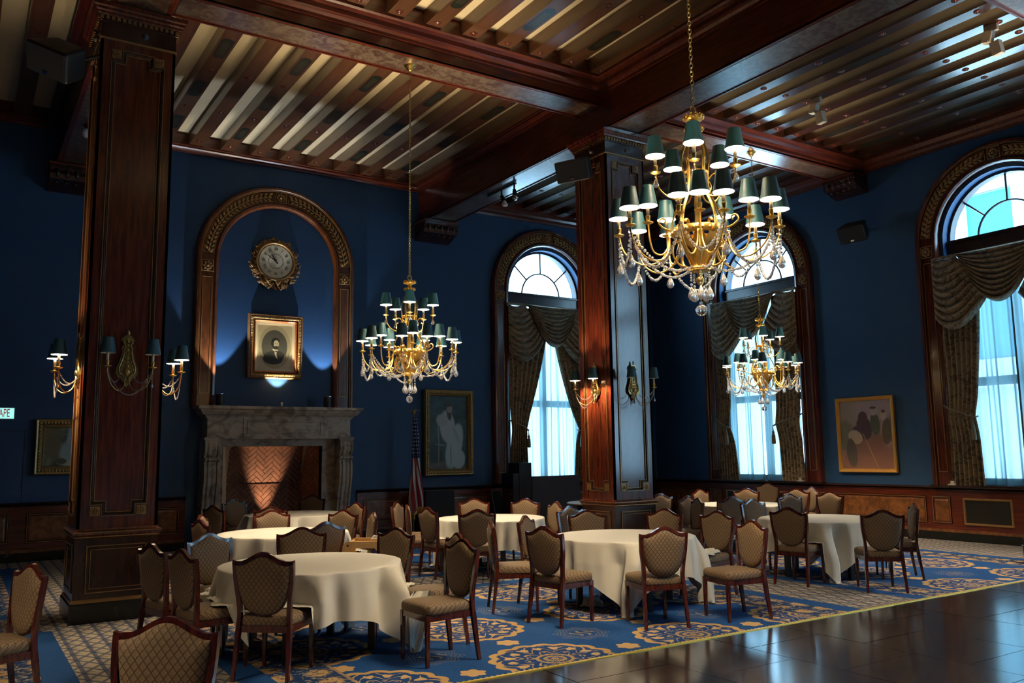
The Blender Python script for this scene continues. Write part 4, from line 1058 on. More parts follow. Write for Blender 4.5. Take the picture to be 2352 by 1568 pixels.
def chandelier(label, loc, ztop, pu, pl_):
    """origin at the bottom of the crystal ball"""
    t = thing('chandelier', label, 'chandelier', loc, 0, 'brass shaded chandeliers')
    top = ztop-loc[2]
    b = MB(); b.lathe([(.085, 0), (.085, -.012), (.06, -.03), (.035, -.075), (.02, -.09), (0, -.09)], 18, (0, 0, top)); b.build('canopy', M['brass'], t, True)
    obj('chain', chain_mesh(top-.08-1.74), t, (0, 0, top-.08))
    b = MB(); b.tube([(.032*math.cos(2*PI*q/16), 0, 1.735+.032*math.sin(2*PI*q/16)) for q in range(17)], .006, 6, False); b.build('hanging_ring', M['brass'], t, True)
    b = MB(); b.lathe([(.012, 1.70), (.02, 1.69), (.075, 1.675), (.083, 1.66), (.05, 1.645), (.025, 1.625), (.03, 1.60), (.07, 1.585), (.075, 1.565), (.045, 1.555), (.04, 1.52), (.02, 1.50)], 20)
    for k in range(12):
        a = 2*PI*k/12; b.ball((.075*math.cos(a), .075*math.sin(a), 1.672), .02, 6, 4, sz=1.1); b.ball((.07*math.cos(a+.26), .07*math.sin(a+.26), 1.57), .018, 6, 4)
    b.build('leaf_crown', M['brass'], t, True)
    b = MB(); b.lathe([(.012, 1.18), (.035, 1.16), (.05, 1.13), (.028, 1.10), (.016, 1.06), (.02, .95), (.024, .92), (.016, .90), (.022, .78), (.032, .76), (.03, .72), (.045, .70), (.03, .66), (.024, .42), (.07, .40), (.075, .385), (.03, .365), (.018, .33), (.03, .31), (.03, .28), (.012, .25), (.006, .13)], 16); b.build('stem', M['brass'], t, True)
    sp = [(.035, 0, 1.53), (.075, 0, 1.46), (.115, 0, 1.33), (.105, 0, 1.22), (.10, 0, 1.10), (.135, 0, .98), (.195, 0, .86), (.222, 0, .76), (.222, 0, .69), (.18, 0, .665), (.14, 0, .70), (.135, 0, .75), (.165, 0, .775), (.185, 0, .75)]
    me = None
    for k in range(5):
        if me is None: b = MB(); b.tube(curve(sp, 46), .0165, 6, True, .5); me = b.mesh('strap', M['brass'], True)
        obj('strap', me, t, (0, 0, 0), pl_+2*PI*(k+.5)/5)
    b = MB()
    b.lathe([(.185, .66), (.20, .665), (.205, .72), (.197, .725), (.185, .72)], 30, cap=False); b.lathe([(.095, 1.175), (.10, 1.18), (.10, 1.20), (.093, 1.2)], 24, cap=False)
    for k in range(20):
        a = 2*PI*k/20; b.ball((.205*math.cos(a), .205*math.sin(a), .69), .018, 6, 4)
    b.build('gallery_ring', M['brass'], t, True)
    lf = None
    for k in range(10):
        if lf is None:
            b = MB(); P_ = curve([(.19, 0, .68), (.155, 0, .60), (.10, 0, .53), (.06, 0, .45), (.055, 0, .40), (.085, 0, .375)], 16)
            b.grid(lambda u, v: (lambda q, s: (q.x, (u-.5)*.085*s, q.z-.012*abs(u-.5)))(P_[min(int(v*16), 16)], .35+1.1*math.sin(PI*min(1, v*.9+.1))), 4, 16); lf = b.mesh('basket_leaf', M['brass'], True)
        obj('basket_leaf', lf, t, (0, 0, 0), 2*PI*k/10+pl_)
    sc_ = None
    for k in range(5):                                        # scrolls below the gallery
        if sc_ is None:
            b = MB(); b.tube(curve([(.10, 0, .40), (.17, 0, .42), (.22, 0, .50), (.20, 0, .60), (.15, 0, .60), (.14, 0, .56)], 22), .009, 6); b.tube(curve([(.23, 0, .70), (.29, 0, .72), (.33, 0, .76), (.31, 0, .80), (.275, 0, .79), (.285, 0, .76)], 18), .008, 6); sc_ = b.mesh('scroll', M['brass'], True)
        obj('scroll', sc_, t, (0, 0, 0), pl_+2*PI*k/5)
    for k in range(5):
        a = pu+2*PI*k/5; o = obj('upper_arm', AU_M, t, (0, 0, 0), a); fitting(o, (.335, 0, 1.185))
        if k == 0: du = drop(MB(), (.335, 0, 1.17), 1.25).mesh('crystal_drop', M['crystal'], True); 
        obj('crystal_drop', du, o)
    tri = None
    for k in range(5):
        a = pl_+2*PI*k/5
        for sy in (1, -1):
            o = obj('outer_arm', AL[sy], t, (0, 0, 0), a); fitting(o, (.62, sy*.166, .685))
            if k == 0:
                q = MB(); q.tube([(.62, sy*.166, .67), (.62, sy*.166, .50)], .001, 3); 
                for j in range(9): q.ball((.62, sy*.166, .665-j*.019), .0095, 6, 4)
                drop(q, (.62, sy*.166, .495), 1.7); tri = tri or {}; tri[sy] = q.mesh('crystal_drop', M['crystal'], True)
            obj('crystal_drop', tri[sy], o)
        o = obj('inner_arm', AI, t, (0, 0, 0), a); fitting(o, (.42, 0, .755))
        if k == 0:
            q = bead_strand((.62, .166, .66), (.62, -.166, .66), .25, .012, 22); s1 = q.mesh('crystal_swag', M['crystal'], True)
            c2, s2 = math.cos(2*PI/5), math.sin(2*PI/5)
            pb = (.62*c2+.166*s2, .62*s2-.166*c2, .58)
            q = bead_strand((.60, .16, .58), pb, .26, .0125, 34); s2m = q.mesh('crystal_swag', M['crystal'], True)
            q = bead_strand((.62, .15, .66), (.075, .02, .40), .14, .012, 26); s3 = q.mesh('crystal_swag', M['crystal'], True)
            q = MB()
            for j in range(5): q.ball((.075, 0, .37-j*.02), .0105, 6, 4)
            drop(q, (.075, 0, .27), 1.7); d1_ = q.mesh('crystal_drop', M['crystal'], True)
        for s_ in (s1, s2m, s3): obj('crystal_swag', s_, t, (0, 0, 0), a)
        obj('crystal_drop', d1_, t, (0, 0, 0), a)
    b = MB(); b.ball((0, 0, .047), .047, 20, 12); b.ball((0, 0, .105), .015, 8, 5); b.build('crystal_ball', M['crystal'], t, True)
    return t
CH = [('large brass chandelier with teal shades hanging nearest, over the dance floor side', (4.99, 4.85, 2.77), ZB, math.radians(-137), math.radians(-133)),
      ('brass chandelier with teal shades on a long chain beside the fireplace', (5.15, 10.50, 2.39), ZB, math.radians(-116), math.radians(-110)),
      ('far brass chandelier with teal shades hanging before the arched window', (12.2, 10.42, 2.37), ZB, math.radians(12), math.radians(-10))]
CH += [('brass shaded chandelier out of view beyond the right edge, over the dance floor', (12.45, 4.7, 2.5), ZB, .3, .2), ('brass shaded chandelier out of view behind the viewer', (5.1, -.9, 2.6), ZB-.0, .5, .1), ('brass shaded chandelier out of view beyond the left edge', (-2.1, 4.85, 2.6), ZB, .2, .4)]
for a in CH: chandelier(*a)

# ------------------------------------------------------------------ wall sconces
def lyre():
    L = [(0, .265), (.03, .255), (.055, .23), (.07, .20), (.05, .185), (.04, .15), (.062, .125), (.055, .08), (.075, -.02), (.105, -.10), (.112, -.16), (.09, -.205), (.06, -.215), (.05, -.24), (.03, -.26), (.012, -.30), (0, -.315)]
    return L+[(-x, z) for x, z in reversed(L[1:-1])]
_b = MB(); _b.prism(lyre()[::-1], -.018, 0); LY1 = _b.mesh('backplate', M['old_brass'])
_b = MB(); _b.frame([(x*.82, z*.86) for x, z in lyre()], [(0, -.018), (-.004, -.034), (-.012, -.034), (-.018, -.018)])
for k in range(9): _b.ball((.0, -.026, .19-k*.045), .014 if k % 2 else .02, 7, 4, sy=.6)
for sx in (-1, 1):
    for k in range(6): _b.ball((sx*(.02+.010*k), -.024, .06-k*.045), .012, 6, 4, sy=.6)
_b.ball((0, -.03, -.14), .036, 10, 6, sy=.6); _b.ball((0, -.02, .285), .02, 6, 4, sz=1.6, sy=.6); LY2 = _b.mesh('relief', M['old_brass'], True)
def sarm(s):
    b = MB(); b.tube(curve([(s*.02, -.03, -.18), (s*.03, -.06, -.30), (s*.09, -.13, -.36), (s*.17, -.20, -.31), (s*.215, -.225, -.20), (s*.225, -.23, -.115)], 20), .006, 6); return b.mesh('arm', M['old_brass'], True)
SA = {1: sarm(1), -1: sarm(-1)}
def strands(s):
    b = bead_strand((s*.225, -.23, -.13), (s*.07, -.03, -.20), .10, .007, 20)
    return b.mesh('crystal_swag', M['crystal'], True)
SS = {1: strands(1), -1: strands(-1)}
SM = bead_strand((.225, -.23, -.15), (-.225, -.23, -.15), .26, .007, 44).mesh('crystal_swag', M['crystal'], True)
_b = MB()
for j in range(7): _b.ball((.225, -.23, -.15-j*.016), .006, 5, 3)
drop(_b, (.225, -.23, -.26), .8)
SD = _b.mesh('crystal_drop', M['crystal'], True)
def sconce(label, loc, rz, lit):
    t = thing('wall_sconce', label, 'sconce', loc, rz, 'two-arm crystal sconces on the columns')
    p = obj('backplate', LY1, t); obj('relief', LY2, p)
    for s in (1, -1):
        a = obj('arm', SA[s], t); fitting(a, (s*.225, -.23, -.115), lit, power=2); obj('crystal_swag', SS[s], a)
    obj('crystal_swag', SM, t); obj('crystal_drop', SD, t)
H_ = .398; ZS = 2.775
sconce('unlit brass sconce on the front of the nearer column', (CL[0]+.02, CL[1]-H_, ZS), 0, False)
sconce('lit brass sconce on the shadow side of the nearer column, above the landscape painting', (CL[0]-H_, CL[1], ZS), -PI/2, True)
sconce('lit brass sconce on the fireplace side of the nearer column', (CL[0]+H_, CL[1], ZS), PI/2, True)
sconce('lit brass sconce on the curtain side of the far column with orange glow', (CR[0]-H_, CR[1], ZS), -PI/2, True)
sconce('unlit brass sconce on the front of the far column, catching blue window light', (CR[0]+.03, CR[1]-H_, ZS), 0, False)

CHAIRS = [
    (2.22, 6.88, 47, 'shield-back chair with its back to the viewer before the nearest white table'),
    (3.445, 6.52, 183, 'shield-back chair angled out beside the touching cloth corner of the nearest table'),
    (3.52, 7.90, 199, 'shield-back chair beyond the nearest table, right beside the wooden high chair'),
    (3.70, 7.12, 172, 'shield-back chair half hidden behind the angled-out chair of the nearest table'),
    (1.73, 8.06, 15, 'shield-back chair closest to the big column pedestal, first of a close pair'),
    (1.85, 7.43, 12, 'shield-back chair of the close pair at the pedestal, the one nearer the viewer'),
    (2.20, 8.40, -69, 'purplish-lit shield-back chair between the nearest table and the column'),
    (2.94, 8.45, -112, 'shield-back chair behind the nearest table, only its back above the cloth'),
    (3.45, 9.50, 100, 'bluish shield-back chair half behind another, before the middle fireplace-row table'),
    (2.74, 10.66, 10, 'dark shield-back chair edge-on at the column side of the middle fireplace-row table'),
    (2.93, 11.38, -28, 'pinkish shield-back chair behind the dark edge-on one at the middle fireplace-row table'),
    (3.60, 13.67, 23, 'dark shield-back chair before the marble leg of the fireplace'),
    (4.19, 14.92, -69, 'purple-grey shield-back chair before the firebox edge, seen whole to its rounded bottom'),
    (4.07, 12.85, 60, 'shield-back chair with only its curved top rail above another, before the firebox glow'),
    (3.67, 11.45, -90, 'tan shield-back chair before the herringbone brick, behind the middle fireplace-row table'),
    (5.43, 15.30, -131, 'dim shield-back chair nearest the firebox, beyond the farthest fireplace-row table'),
    (4.21, 10.95, 208, 'tan shield-back chair between the high chair and the farthest fireplace-row table'),
    (5.02, 12.60, 190, 'grey-lit shield-back chair before the marble mantel leg on the flag side'),
    (4.30, 10.41, 167, 'narrow edge-on shield-back chair directly behind the wooden high chair'),
    (5.85, 11.38, -24, 'edge-on shield-back chair beside the flag, facing the table under the lady painting'),
    (5.82, 10.75, 3, 'dark shield-back chair below the flag, its back turned to the viewer'),
    (5.98, 12.05, -45, 'shield-back chair mostly hidden behind the dark one below the flag'),
    (5.92, 10.08, 66, 'dark shield-back chair centered before the table under the lady painting'),
    (7.00, 11.93, -120, 'orange-tan shield-back chair just under the seated lady painting'),
    (7.49, 11.37, -146, 'tan shield-back chair before the leaning chrome-edged frames'),
    (7.28, 10.50, 170, 'turned tan shield-back chair before the charcoal partition'),
    (7.10, 9.20, -81, 'greyish shield-back chair before the far column pedestal, half covered by its neighbour'),
    (6.63, 8.43, -114, 'tan shield-back chair under the far column, behind the table along the dance floor'),
    (5.24, 8.04, -25, 'edge-on shield-back chair on the open carpet, thin dark stile toward the viewer'),
    (5.80, 8.22, -55, 'grey-lit shield-back chair turned sideways behind a dark one by the dance-floor table'),
    (5.25, 7.18, 12, 'dark shield-back chair over the crumpled white napkin on the carpet'),
    (5.90, 6.54, 72, 'shield-back chair with its back to the viewer, centered before the dance-floor table'),
    (7.50, 7.41, 186, 'shield-back chair with a white napkin lying on its seat'),
    (6.75, 6.29, 168, 'shield-back chair angled out at the dance floor edge, whole seat visible'),
    (7.36, 8.10, -160, 'tan shield-back chair at the far column corner, behind the dance-floor table'),
    (10.00, 10.52, 98, 'dark shield-back chair behind the pale edge-on one, beyond the far column'),
    (9.40, 9.74, 155, 'pale window-lit edge-on shield-back chair beyond the far column'),
    (10.38, 9.82, 75, 'grey shield-back chair with its back turned, before the table under the far chandelier'),
    (9.98, 8.58, -92, 'grey shield-back chair tilted in view behind the table nearest the grilles'),
    (11.49, 9.16, -98, 'grey shield-back chair between the two window-side tables'),
    (13.56, 10.85, 160, 'narrow turned shield-back chair under the workers painting wall, farther of two'),
    (12.28, 9.37, -173, 'tan shield-back chair before the wainscot, nearer of two beside each other'),
    (11.86, 11.48, -83, 'small tan shield-back chair beyond the table under the far chandelier, column side'),
    (12.31, 11.15, -157, 'tan shield-back chair beyond the table under the far chandelier, window side'),
    (14.62, 12.55, -145, 'shield-back chair standing alone against the wainscot under the far window'),
    (12.79, 10.41, 200, 'small shield-back chair peeking out behind a grey one by the window-side tables'),
    (9.13, 7.34, 12, 'dark shield-back chair before the window-side table, cloth corner behind its leg'),
    (9.45, 6.45, 50, 'shield-back chair at the edge of the blue carpet, its back to the viewer'),
    (10.46, 6.89, 134, 'edge-on shield-back chair with a pale window-lit front, farthest along the dance floor'),
    (10.30, 11.40, 80, 'dark shield-back chair just behind the edge of the far column'),
    (.704, 4.087, -128, 'large close shield-back chair facing the viewer, cut off by the bottom edge'),
    (.24, 6.96, -162, 'tan shield-back chair turned away by the big column, cut off at its seat'),
    (-.33, 7.55, -160, 'orange-lit shield-back chair mostly outside the view beyond the tan one'),
    (-.42, 4.55, -128, 'shield-back chair of which one gold-lit stile shows at the lower corner'),
]
# ------------------------------------------------------------------ tables and cloths
TABLES = [  # x, y, cloth rotation, label of table, label of cloth
    (2.73, 7.54, 0, 'round table nearest the big column', 'white cloth on the nearest round table, creased top and corner touching the carpet'),
    (3.50, 10.70, 12, 'round table in the middle before the fireplace', 'white cloth on the middle table of the row leading to the fireplace'),
    (4.75, 13.95, 30, 'round table close to the firebox', 'white cloth on the farthest table, right before the firebox'),
    (6.69, 10.93, -15, 'round table before the seated lady painting', 'white cloth on the table under the seated lady painting'),
    (6.42, 7.60, 6, 'round table in the middle of the row along the dance floor', 'white cloth with folded corner on the table before the far column'),
    (9.99, 7.68, 2, 'round table nearest the window wall', 'white cloth on the table nearest the window wall grilles'),
    (11.57, 10.52, 20, 'round table under the far chandelier', 'white cloth on the table under the far chandelier')]
M['table_leg'] = Mat('dark_table_leg', (.012, .009, .010), .35)
M['ply'] = Mat('table_top_ply', (.30, .22, .15), .5)
def table(x, y, lab, rot=.6):
    t = thing('round_table', lab, 'table', (x, y, 0), rot, 'round banquet tables')
    b = MB(); b.lathe([(.775, .715), (.785, .72), (.785, .735), (.775, .74)], 48); b.build('tabletop', M['ply'], t)
    b = MB(); b.lathe([(.60, .66), (.60, .715), (.585, .715), (.585, .66)], 36, cap=False); b.build('apron', M['table_leg'], t)
    for k in range(4):
        a = PI/4+PI/2*k; b = MB(); r_ = .56
        b.box(r_-.03, r_+.03, -.03, .03, 0, .70); o = b.build('leg', M['table_leg'], t, rz=a)
    return t
def cloth(x, y, rot, lab, seed):
    rnd = random.Random(seed); R, half = .795, 1.17
    nth, nr = 288, 30
    ph = [rnd.uniform(0, 6.28) for _ in range(6)]
    b = MB()
    near = [(cx_, cy_, math.radians(f_-90)) for cx_, cy_, f_, _l in CHAIRS if math.hypot(cx_-x, cy_-y) < 1.35]
    def lay(px, py, z, th):                                     # the cloth rests on any seat pushed under the table
        if z > .508: return (px, py, z)
        a = math.radians(rot); X_, Y_ = x+px*math.cos(a)-py*math.sin(a), y+px*math.sin(a)+py*math.cos(a)
        for cx_, cy_, ra in near:
            dx, dy = X_-cx_, Y_-cy_; u, v = dx*math.cos(ra)+dy*math.sin(ra), -dx*math.sin(ra)+dy*math.cos(ra)
            if abs(u) < .262 and -.235 < v < .262:
                ex = min(.10, (.508-z)*.45); k = min(1, (.262-abs(u))/.02)
                return (px+ex*math.cos(th), py+ex*math.sin(th), lerp(z, .508+.004*math.sin(z*90), 1))
        return (px, py, z)
    def hem(th):
        c = max(abs(math.cos(th)), abs(math.sin(th))); return half/c-R
    rows = []
    for j in range(9):                                          # top
        r = R*j/8*.999; rows.append([(r*math.cos(2*PI*k/nth), r*math.sin(2*PI*k/nth), .745) for k in range(nth)])
    for j in range(1, nr+1):
        t = j/nr; row = []
        for k in range(nth):
            th = 2*PI*k/nth; L = hem(th)*t
            corner = abs(math.sin(2*th))**3                       # 1 towards the corners of the square
            s = 1-math.exp(-L/.05)
            drop = L if L < .735 else .735
            over = max(0, L-.735)
            cw = (th-PI/4) % (PI/2); cw = min(cw, PI/2-cw)          # angle from the nearest corner
            fold = (.026+.050*corner)*math.sin(11*th+ph[0]+1.6*math.sin(2*th+ph[1]))+.022*math.sin(19*th+ph[2]+math.sin(3*th+ph[5]))+.010*math.sin(29*th+ph[3])
            fold *= min(1, L/.22)
            cone = .13*math.exp(-(cw/.16)**2)*min(1, L/.4)-.035*math.exp(-((cw-.30)/.10)**2)*min(1, L/.3)
            r = R+.012*s+.05*L*(1-corner*.3)+fold+cone*.6+over*.55
            th2 = th-math.copysign(1, ((th-PI/4+PI/4) % (PI/2))-PI/4)*.10*math.exp(-(cw/.35)**2)*min(1, L/.5)*(1 if cw > .01 else 0)
            z = .745-drop+.010*(1-s)-.0
            z = max(z+.012*math.sin(7*th+ph[4])*min(1, L/.5), .006+.012*abs(math.sin(31*th))*(over > 0))
            if L < .03: z = .745-L*L/.06
            row.append(lay(r*math.cos(th2), r*math.sin(th2), z, th2))
        rows.append(row)
    for row in rows: b.v += row
    m = len(rows)
    for j in range(m-1):
        for k in range(nth):
            k2 = (k+1) % nth; b.f.append((j*nth+k, j*nth+k2, (j+1)*nth+k2, (j+1)*nth+k))
    o = b.build('tablecloth', M['linen'], None, True, (x, y, 0), math.radians(rot))
    return tag(o, lab, 'tablecloth', 'white tablecloths')
for i, (x, y, rot, l1, l2) in enumerate(TABLES):
    table(x, y, l1+', under its white cloth', .1 if i == 0 else .55); cloth(x, y, rot, l2, 11+i*7)
t = table(10.42, 12.75, 'bare round table behind the far column', .3)

# ------------------------------------------------------------------ chairs
def side_pts(s):                                             # rear leg running up into the back stile
    return [(s*.222, -.285, 0), (s*.214, -.255, .22), (s*.207, -.232, .42), (s*.203, -.230, .50), (s*.210, -.236, .60), (s*.228, -.247, .72), (s*.234, -.258, .82), (s*.236, -.266, .885)]
def rail_z(u): # u in -1..1
    a = abs(u)
    return .885+.068*(0.5+0.5*math.cos(PI*min(1, a/.74)))-.006*math.sin(PI*max(0, (a-.62)/.38))+(.004*(a-.9)/.1 if a > .9 else 0)
_b = {}
for s in (1, -1):
    b = MB(); P_ = curve(side_pts(s), 22); n = len(P_); i0 = 0
    for k, p in enumerate(P_):
        w, d = .0165, .0175
        if p.z < .4: w = lerp(.013, .0175, p.z/.4); d = lerp(.014, .021, p.z/.4)
        b.v += [(p.x-w, p.y-d, p.z), (p.x+w, p.y-d, p.z), (p.x+w, p.y+d, p.z), (p.x-w, p.y+d, p.z)]
    for k in range(n-1):
        for q in range(4): q2 = (q+1) % 4; b.f.append((k*4+q, k*4+q2, k*4+4+q2, k*4+4+q))
    b.f += [(3, 2, 1, 0), (n*4-4, n*4-3, n*4-2, n*4-1)]
    _b['rear%d' % s] = b.mesh('leg', M['chair_wood'])
    b = MB(); x = s*.203; b.v += [(x-.013, .187, 0), (x+.013, .187, 0), (x+.013, .213, 0), (x-.013, .213, 0), (x-.018, .182, .40), (x+.018, .182, .40), (x+.018, .218, .40), (x-.018, .218, .40)]
    b.f += [(0, 3, 2, 1), (4, 5, 6, 7), (0, 1, 5, 4), (1, 2, 6, 5), (2, 3, 7, 6), (3, 0, 4, 7)]; _b['front%d' % s] = b.mesh('leg', M['chair_wood'])
b = MB(); n = 30
for k in range(n+1):
    u = -1+2*k/n; x = u*.252; z = rail_z(u); y = -.266-.012*math.cos(u*PI/2); h_ = .017
    b.v += [(x, y-.018, z-h_), (x, y+.018, z-h_), (x, y+.014, z+h_*.8), (x, y-.014, z+h_*.8)]
for k in range(n):
    for q in range(4): q2 = (q+1) % 4; b.f.append((k*4+q, k*4+q2, k*4+4+q2, k*4+4+q))
b.f += [(0, 1, 2, 3), (n*4+3, n*4+2, n*4+1, n*4)]; _b['rail'] = b.mesh('top_rail', M['chair_wood'])
def shield():
    top = [(-1+2*k/20)*.226 for k in range(21)]
    pts = [(x, rail_z(x/.252)-.012) for x in top]
    R_ = [(.224, .82), (.214, .74), (.200, .67), (.178, .60), (.146, .545), (.10, .507), (.05, .489), (0, .484)]
    return pts+R_+[(-x, z) for x, z in reversed(R_[:-1])]
b = MB(); O_ = shield(); n = len(O_); cz = .70
lay = [(1, 0), (.985, .012), (.93, .024), (.70, .034), (.35, .038)]
for sg in (1, -1):
    i = len(b.v)
    for sc2, dy in lay:
        for x, z in O_:
            zz = cz+(z-cz)*sc2; lean = -.236-(zz-.5)*.075; b.v.append((x*sc2, lean+sg*(dy+.004), zz))
    for j in range(len(lay)-1):
        for k in range(n):
            k2 = (k+1) % n; f = (i+j*n+k, i+j*n+k2, i+(j+1)*n+k2, i+(j+1)*n+k); b.f.append(f if sg > 0 else f[::-1])
    b.f.append(tuple(i+(len(lay)-1)*n+k for k in (range(n) if sg > 0 else reversed(range(n)))))
m_ = len(lay)*n
for k in range(n): k2 = (k+1) % n; b.f.append((k2, k, m_+k, m_+k2))
_b['pad'] = b.mesh('backrest', M['fabric_back'], True)
b = MB(); i = 0                                            # shield edge strip in wood behind the pad
for x, z in O_[20:]+O_[:1]:
    zz = z; lean = -.236-(zz-.5)*.075
    for dx, dy in ((1, -.014), (1.045, -.012), (1.045, .010), (1, .012)): b.v.append((x*dx, lean+dy, .70+(zz-.70)*(1+(dx-1)*.5)))
m_ = len(O_[20:])+1
for k in range(m_-1):
    for q in range(4): q2 = (q+1) % 4; b.f.append((k*4+q, k*4+q2, k*4+4+q2, k*4+4+q))
_b['shield_edge'] = b.mesh('shield_edge', M['chair_wood'], True)
b = MB()                                                    # seat cushion
def seat_out(k, n, gx, gy):
    a = 2*PI*k/n; c, s = math.cos(a), math.sin(a); e = .28
    x = math.copysign(abs(c)**e, c); y = math.copysign(abs(s)**e, s)
    wx = lerp(.208, .240, (y+1)/2); return (x*wx*gx, y*.235*gy-.008)
rows = [(.97, .405), (1.0, .418), (1.0, .452), (.975, .470), (.90, .483), (.70, .492), (.40, .496), (.0, .497)]; n = 40
for g, z in rows: b.v += [(*seat_out(k, n, g, g), z) for k in range(n)]
for j in range(len(rows)-1):
    for k in range(n): k2 = (k+1) % n; b.f.append((j*n+k, j*n+k2, (j+1)*n+k2, (j+1)*n+k))
b.f.append(tuple(reversed(range(n)))); _b['seat'] = b.mesh('seat', M['fabric_seat'], True)
b = MB()
for y0, y1, w0, w1 in ((.185, .212, .215, .215), (-.238, -.215, .198, .198)): b.box(-w0, w0, y0, y1, .355, .407)
for s in (1, -1):
    b.v += [(s*.19, -.22, .355), (s*.21, -.22, .355), (s*.222, .20, .355), (s*.20, .20, .355), (s*.19, -.22, .407), (s*.21, -.22, .407), (s*.222, .20, .407), (s*.20, .20, .407)]
    i = len(b.v)-8; b.f += [tuple(i+k for k in q) for q in ((0, 3, 2, 1), (4, 5, 6, 7), (0, 1, 5, 4), (1, 2, 6, 5), (2, 3, 7, 6), (3, 0, 4, 7))]
_b['frame'] = b.mesh('seat_frame', M['chair_wood'])
for k in ('rear1', 'rear-1'): _b[k].polygons.foreach_set('use_smooth', [True]*len(_b[k].polygons)); _b[k].set_sharp_from_angle(angle=math.radians(50))
_b['rail'].polygons.foreach_set('use_smooth', [True]*len(_b['rail'].polygons)); _b['rail'].set_sharp_from_angle(angle=math.radians(50))
_b['pad'].set_sharp_from_angle(angle=math.radians(60))
# glide under each leg
b = MB(); b.lathe([(.014, 0), (.014, .006), (.011, .012)], 8); ME_GL = b.mesh('glide', M['chrome'])
def chair(label, x, y, face, group='shield-back banquet chairs'):
    t = thing('dining_chair', label, 'chair', (x, y, 0), math.radians(face-90), group)
    obj('seat', _b['seat'], t); obj('seat_frame', _b['frame'], t); obj('backrest', _b['pad'], t); obj('shield_edge', _b['shield_edge'], t); obj('top_rail', _b['rail'], t)
    for s in (1, -1):
        l = obj('leg', _b['rear%d' % s], t); obj('glide', ME_GL, l, (s*.222, -.285, 0))
        l = obj('leg', _b['front%d' % s], t); obj('glide', ME_GL, l, (s*.203, .2, 0))
    return t
for x, y, f, lab in CHAIRS: chair(lab, x, y, f)

# ------------------------------------------------------------------ high chair
hc = thing('high_chair', 'low birch wooden high chair between the two front tables', 'high chair', (3.93, 9.10, 0), math.radians(-33))
for s in (-1, 1):
    b = MB(); y = s*.20
    out = [(-.27, 0), (-.20, 0), (-.155, .64), (-.13, .675), (.13, .675), (.155, .64), (.20, 0), (.27, 0), (.225, .70), (.20, .74), (.17, .75), (-.17, .75), (-.20, .74), (-.225, .70)]
    q = [(out[0], out[1], out[2], out[13]), (out[2], out[3], out[12], out[13]), (out[3], out[11], out[12], out[12]), (out[3], out[4], out[10], out[11]), (out[4], out[9], out[10], out[10]), (out[4], out[5], out[8], out[9]), (out[5], out[6], out[7], out[8])]
    b.v += [(x, y-.012, z) for x, z in out]+[(x, y+.012, z) for x, z in out]; n = len(out)
    for quad in q:
        ids = []
        for p in quad:
            i = out.index(p)
            if i not in ids: ids.append(i)
        b.f.append(tuple(ids)); b.f.append(tuple(n+i for i in reversed(ids)))
    for k in range(n): k2 = (k+1) % n; b.f.append((k, k2, n+k2, n+k))
    so = b.build('side_frame', M['birch'], hc)
    for sx in (-1, 1):
        c = MB(); c.ball((sx*.17, y+math.copysign(.012, s), .705), .012, 8, 5, sy=.5); c.build('bolt', M['black'], so)
for nm, bx in (('seat', (-.15, .15, -.19, .19, .46, .48)), ('crossbar', (-.20, -.175, -.19, .19, .50, .545)), ('crossbar', (.175, .20, -.19, .19, .50, .545)), ('foot_rail', (-.205, -.18, -.2, .2, .14, .19)), ('backrest', (.15, .17, -.19, .19, .58, .72)), ('front_rail', (-.18, -.16, -.19, .19, .69, .735))):
    b = MB(); b.box(*bx); bevel(b.build(nm, M['birch'], hc), .004)
def rag(name, lab, loc, rz, sx, sy, h, seed, cat='napkin'):
    rnd = random.Random(seed); p = [rnd.uniform(0, 6) for _ in range(8)]
    def f(u, v):
        x, y = (u-.5)*sx, (v-.5)*sy
        w = math.sin(7*u*2+p[0]+2*v)*math.sin(6*v*2+p[1]+u)+.6*math.sin(17*u+p[2]+9*v)
        e = min(1, 6*min(u, 1-u, v, 1-v))
        return (x+.02*math.sin(9*v+p[3]), y+.02*math.sin(9*u+p[4]), .006+h*abs(w)*.45*(.25+.75*e)+h*.35*e)
    b = MB(); b.grid(f, 34, 30); o = b.build(name, M['linen'], None, True, loc, rz); so = o.modifiers.new('thick', 'SOLIDIFY'); so.thickness = .004; so.offset = 1
    return tag(o, lab, cat)
rag('napkin', 'crumpled white napkin on the seat of a chair', (7.44, 7.34, .490), .5, .34, .26, .055, 3)
rag('napkin', 'crumpled white napkin lying on the blue carpet under the table', (6.02, 7.74, 0), .9, .30, .26, .10, 5)
nb = MB(); nb.grid(lambda u, v: ((u-.5)*.16, .19-.30*max(0, v-.3) if False else .225+.02*math.sin(u*9)+.03*(v > .35), .765-.20*max(0, v-.3)+.004*math.sin(u*20)), 10, 12)
rag('napkin', 'white cloth hanging on the corner of the wooden high chair', (4.06, 8.97, .752), .6, .18, .16, .05, 8)

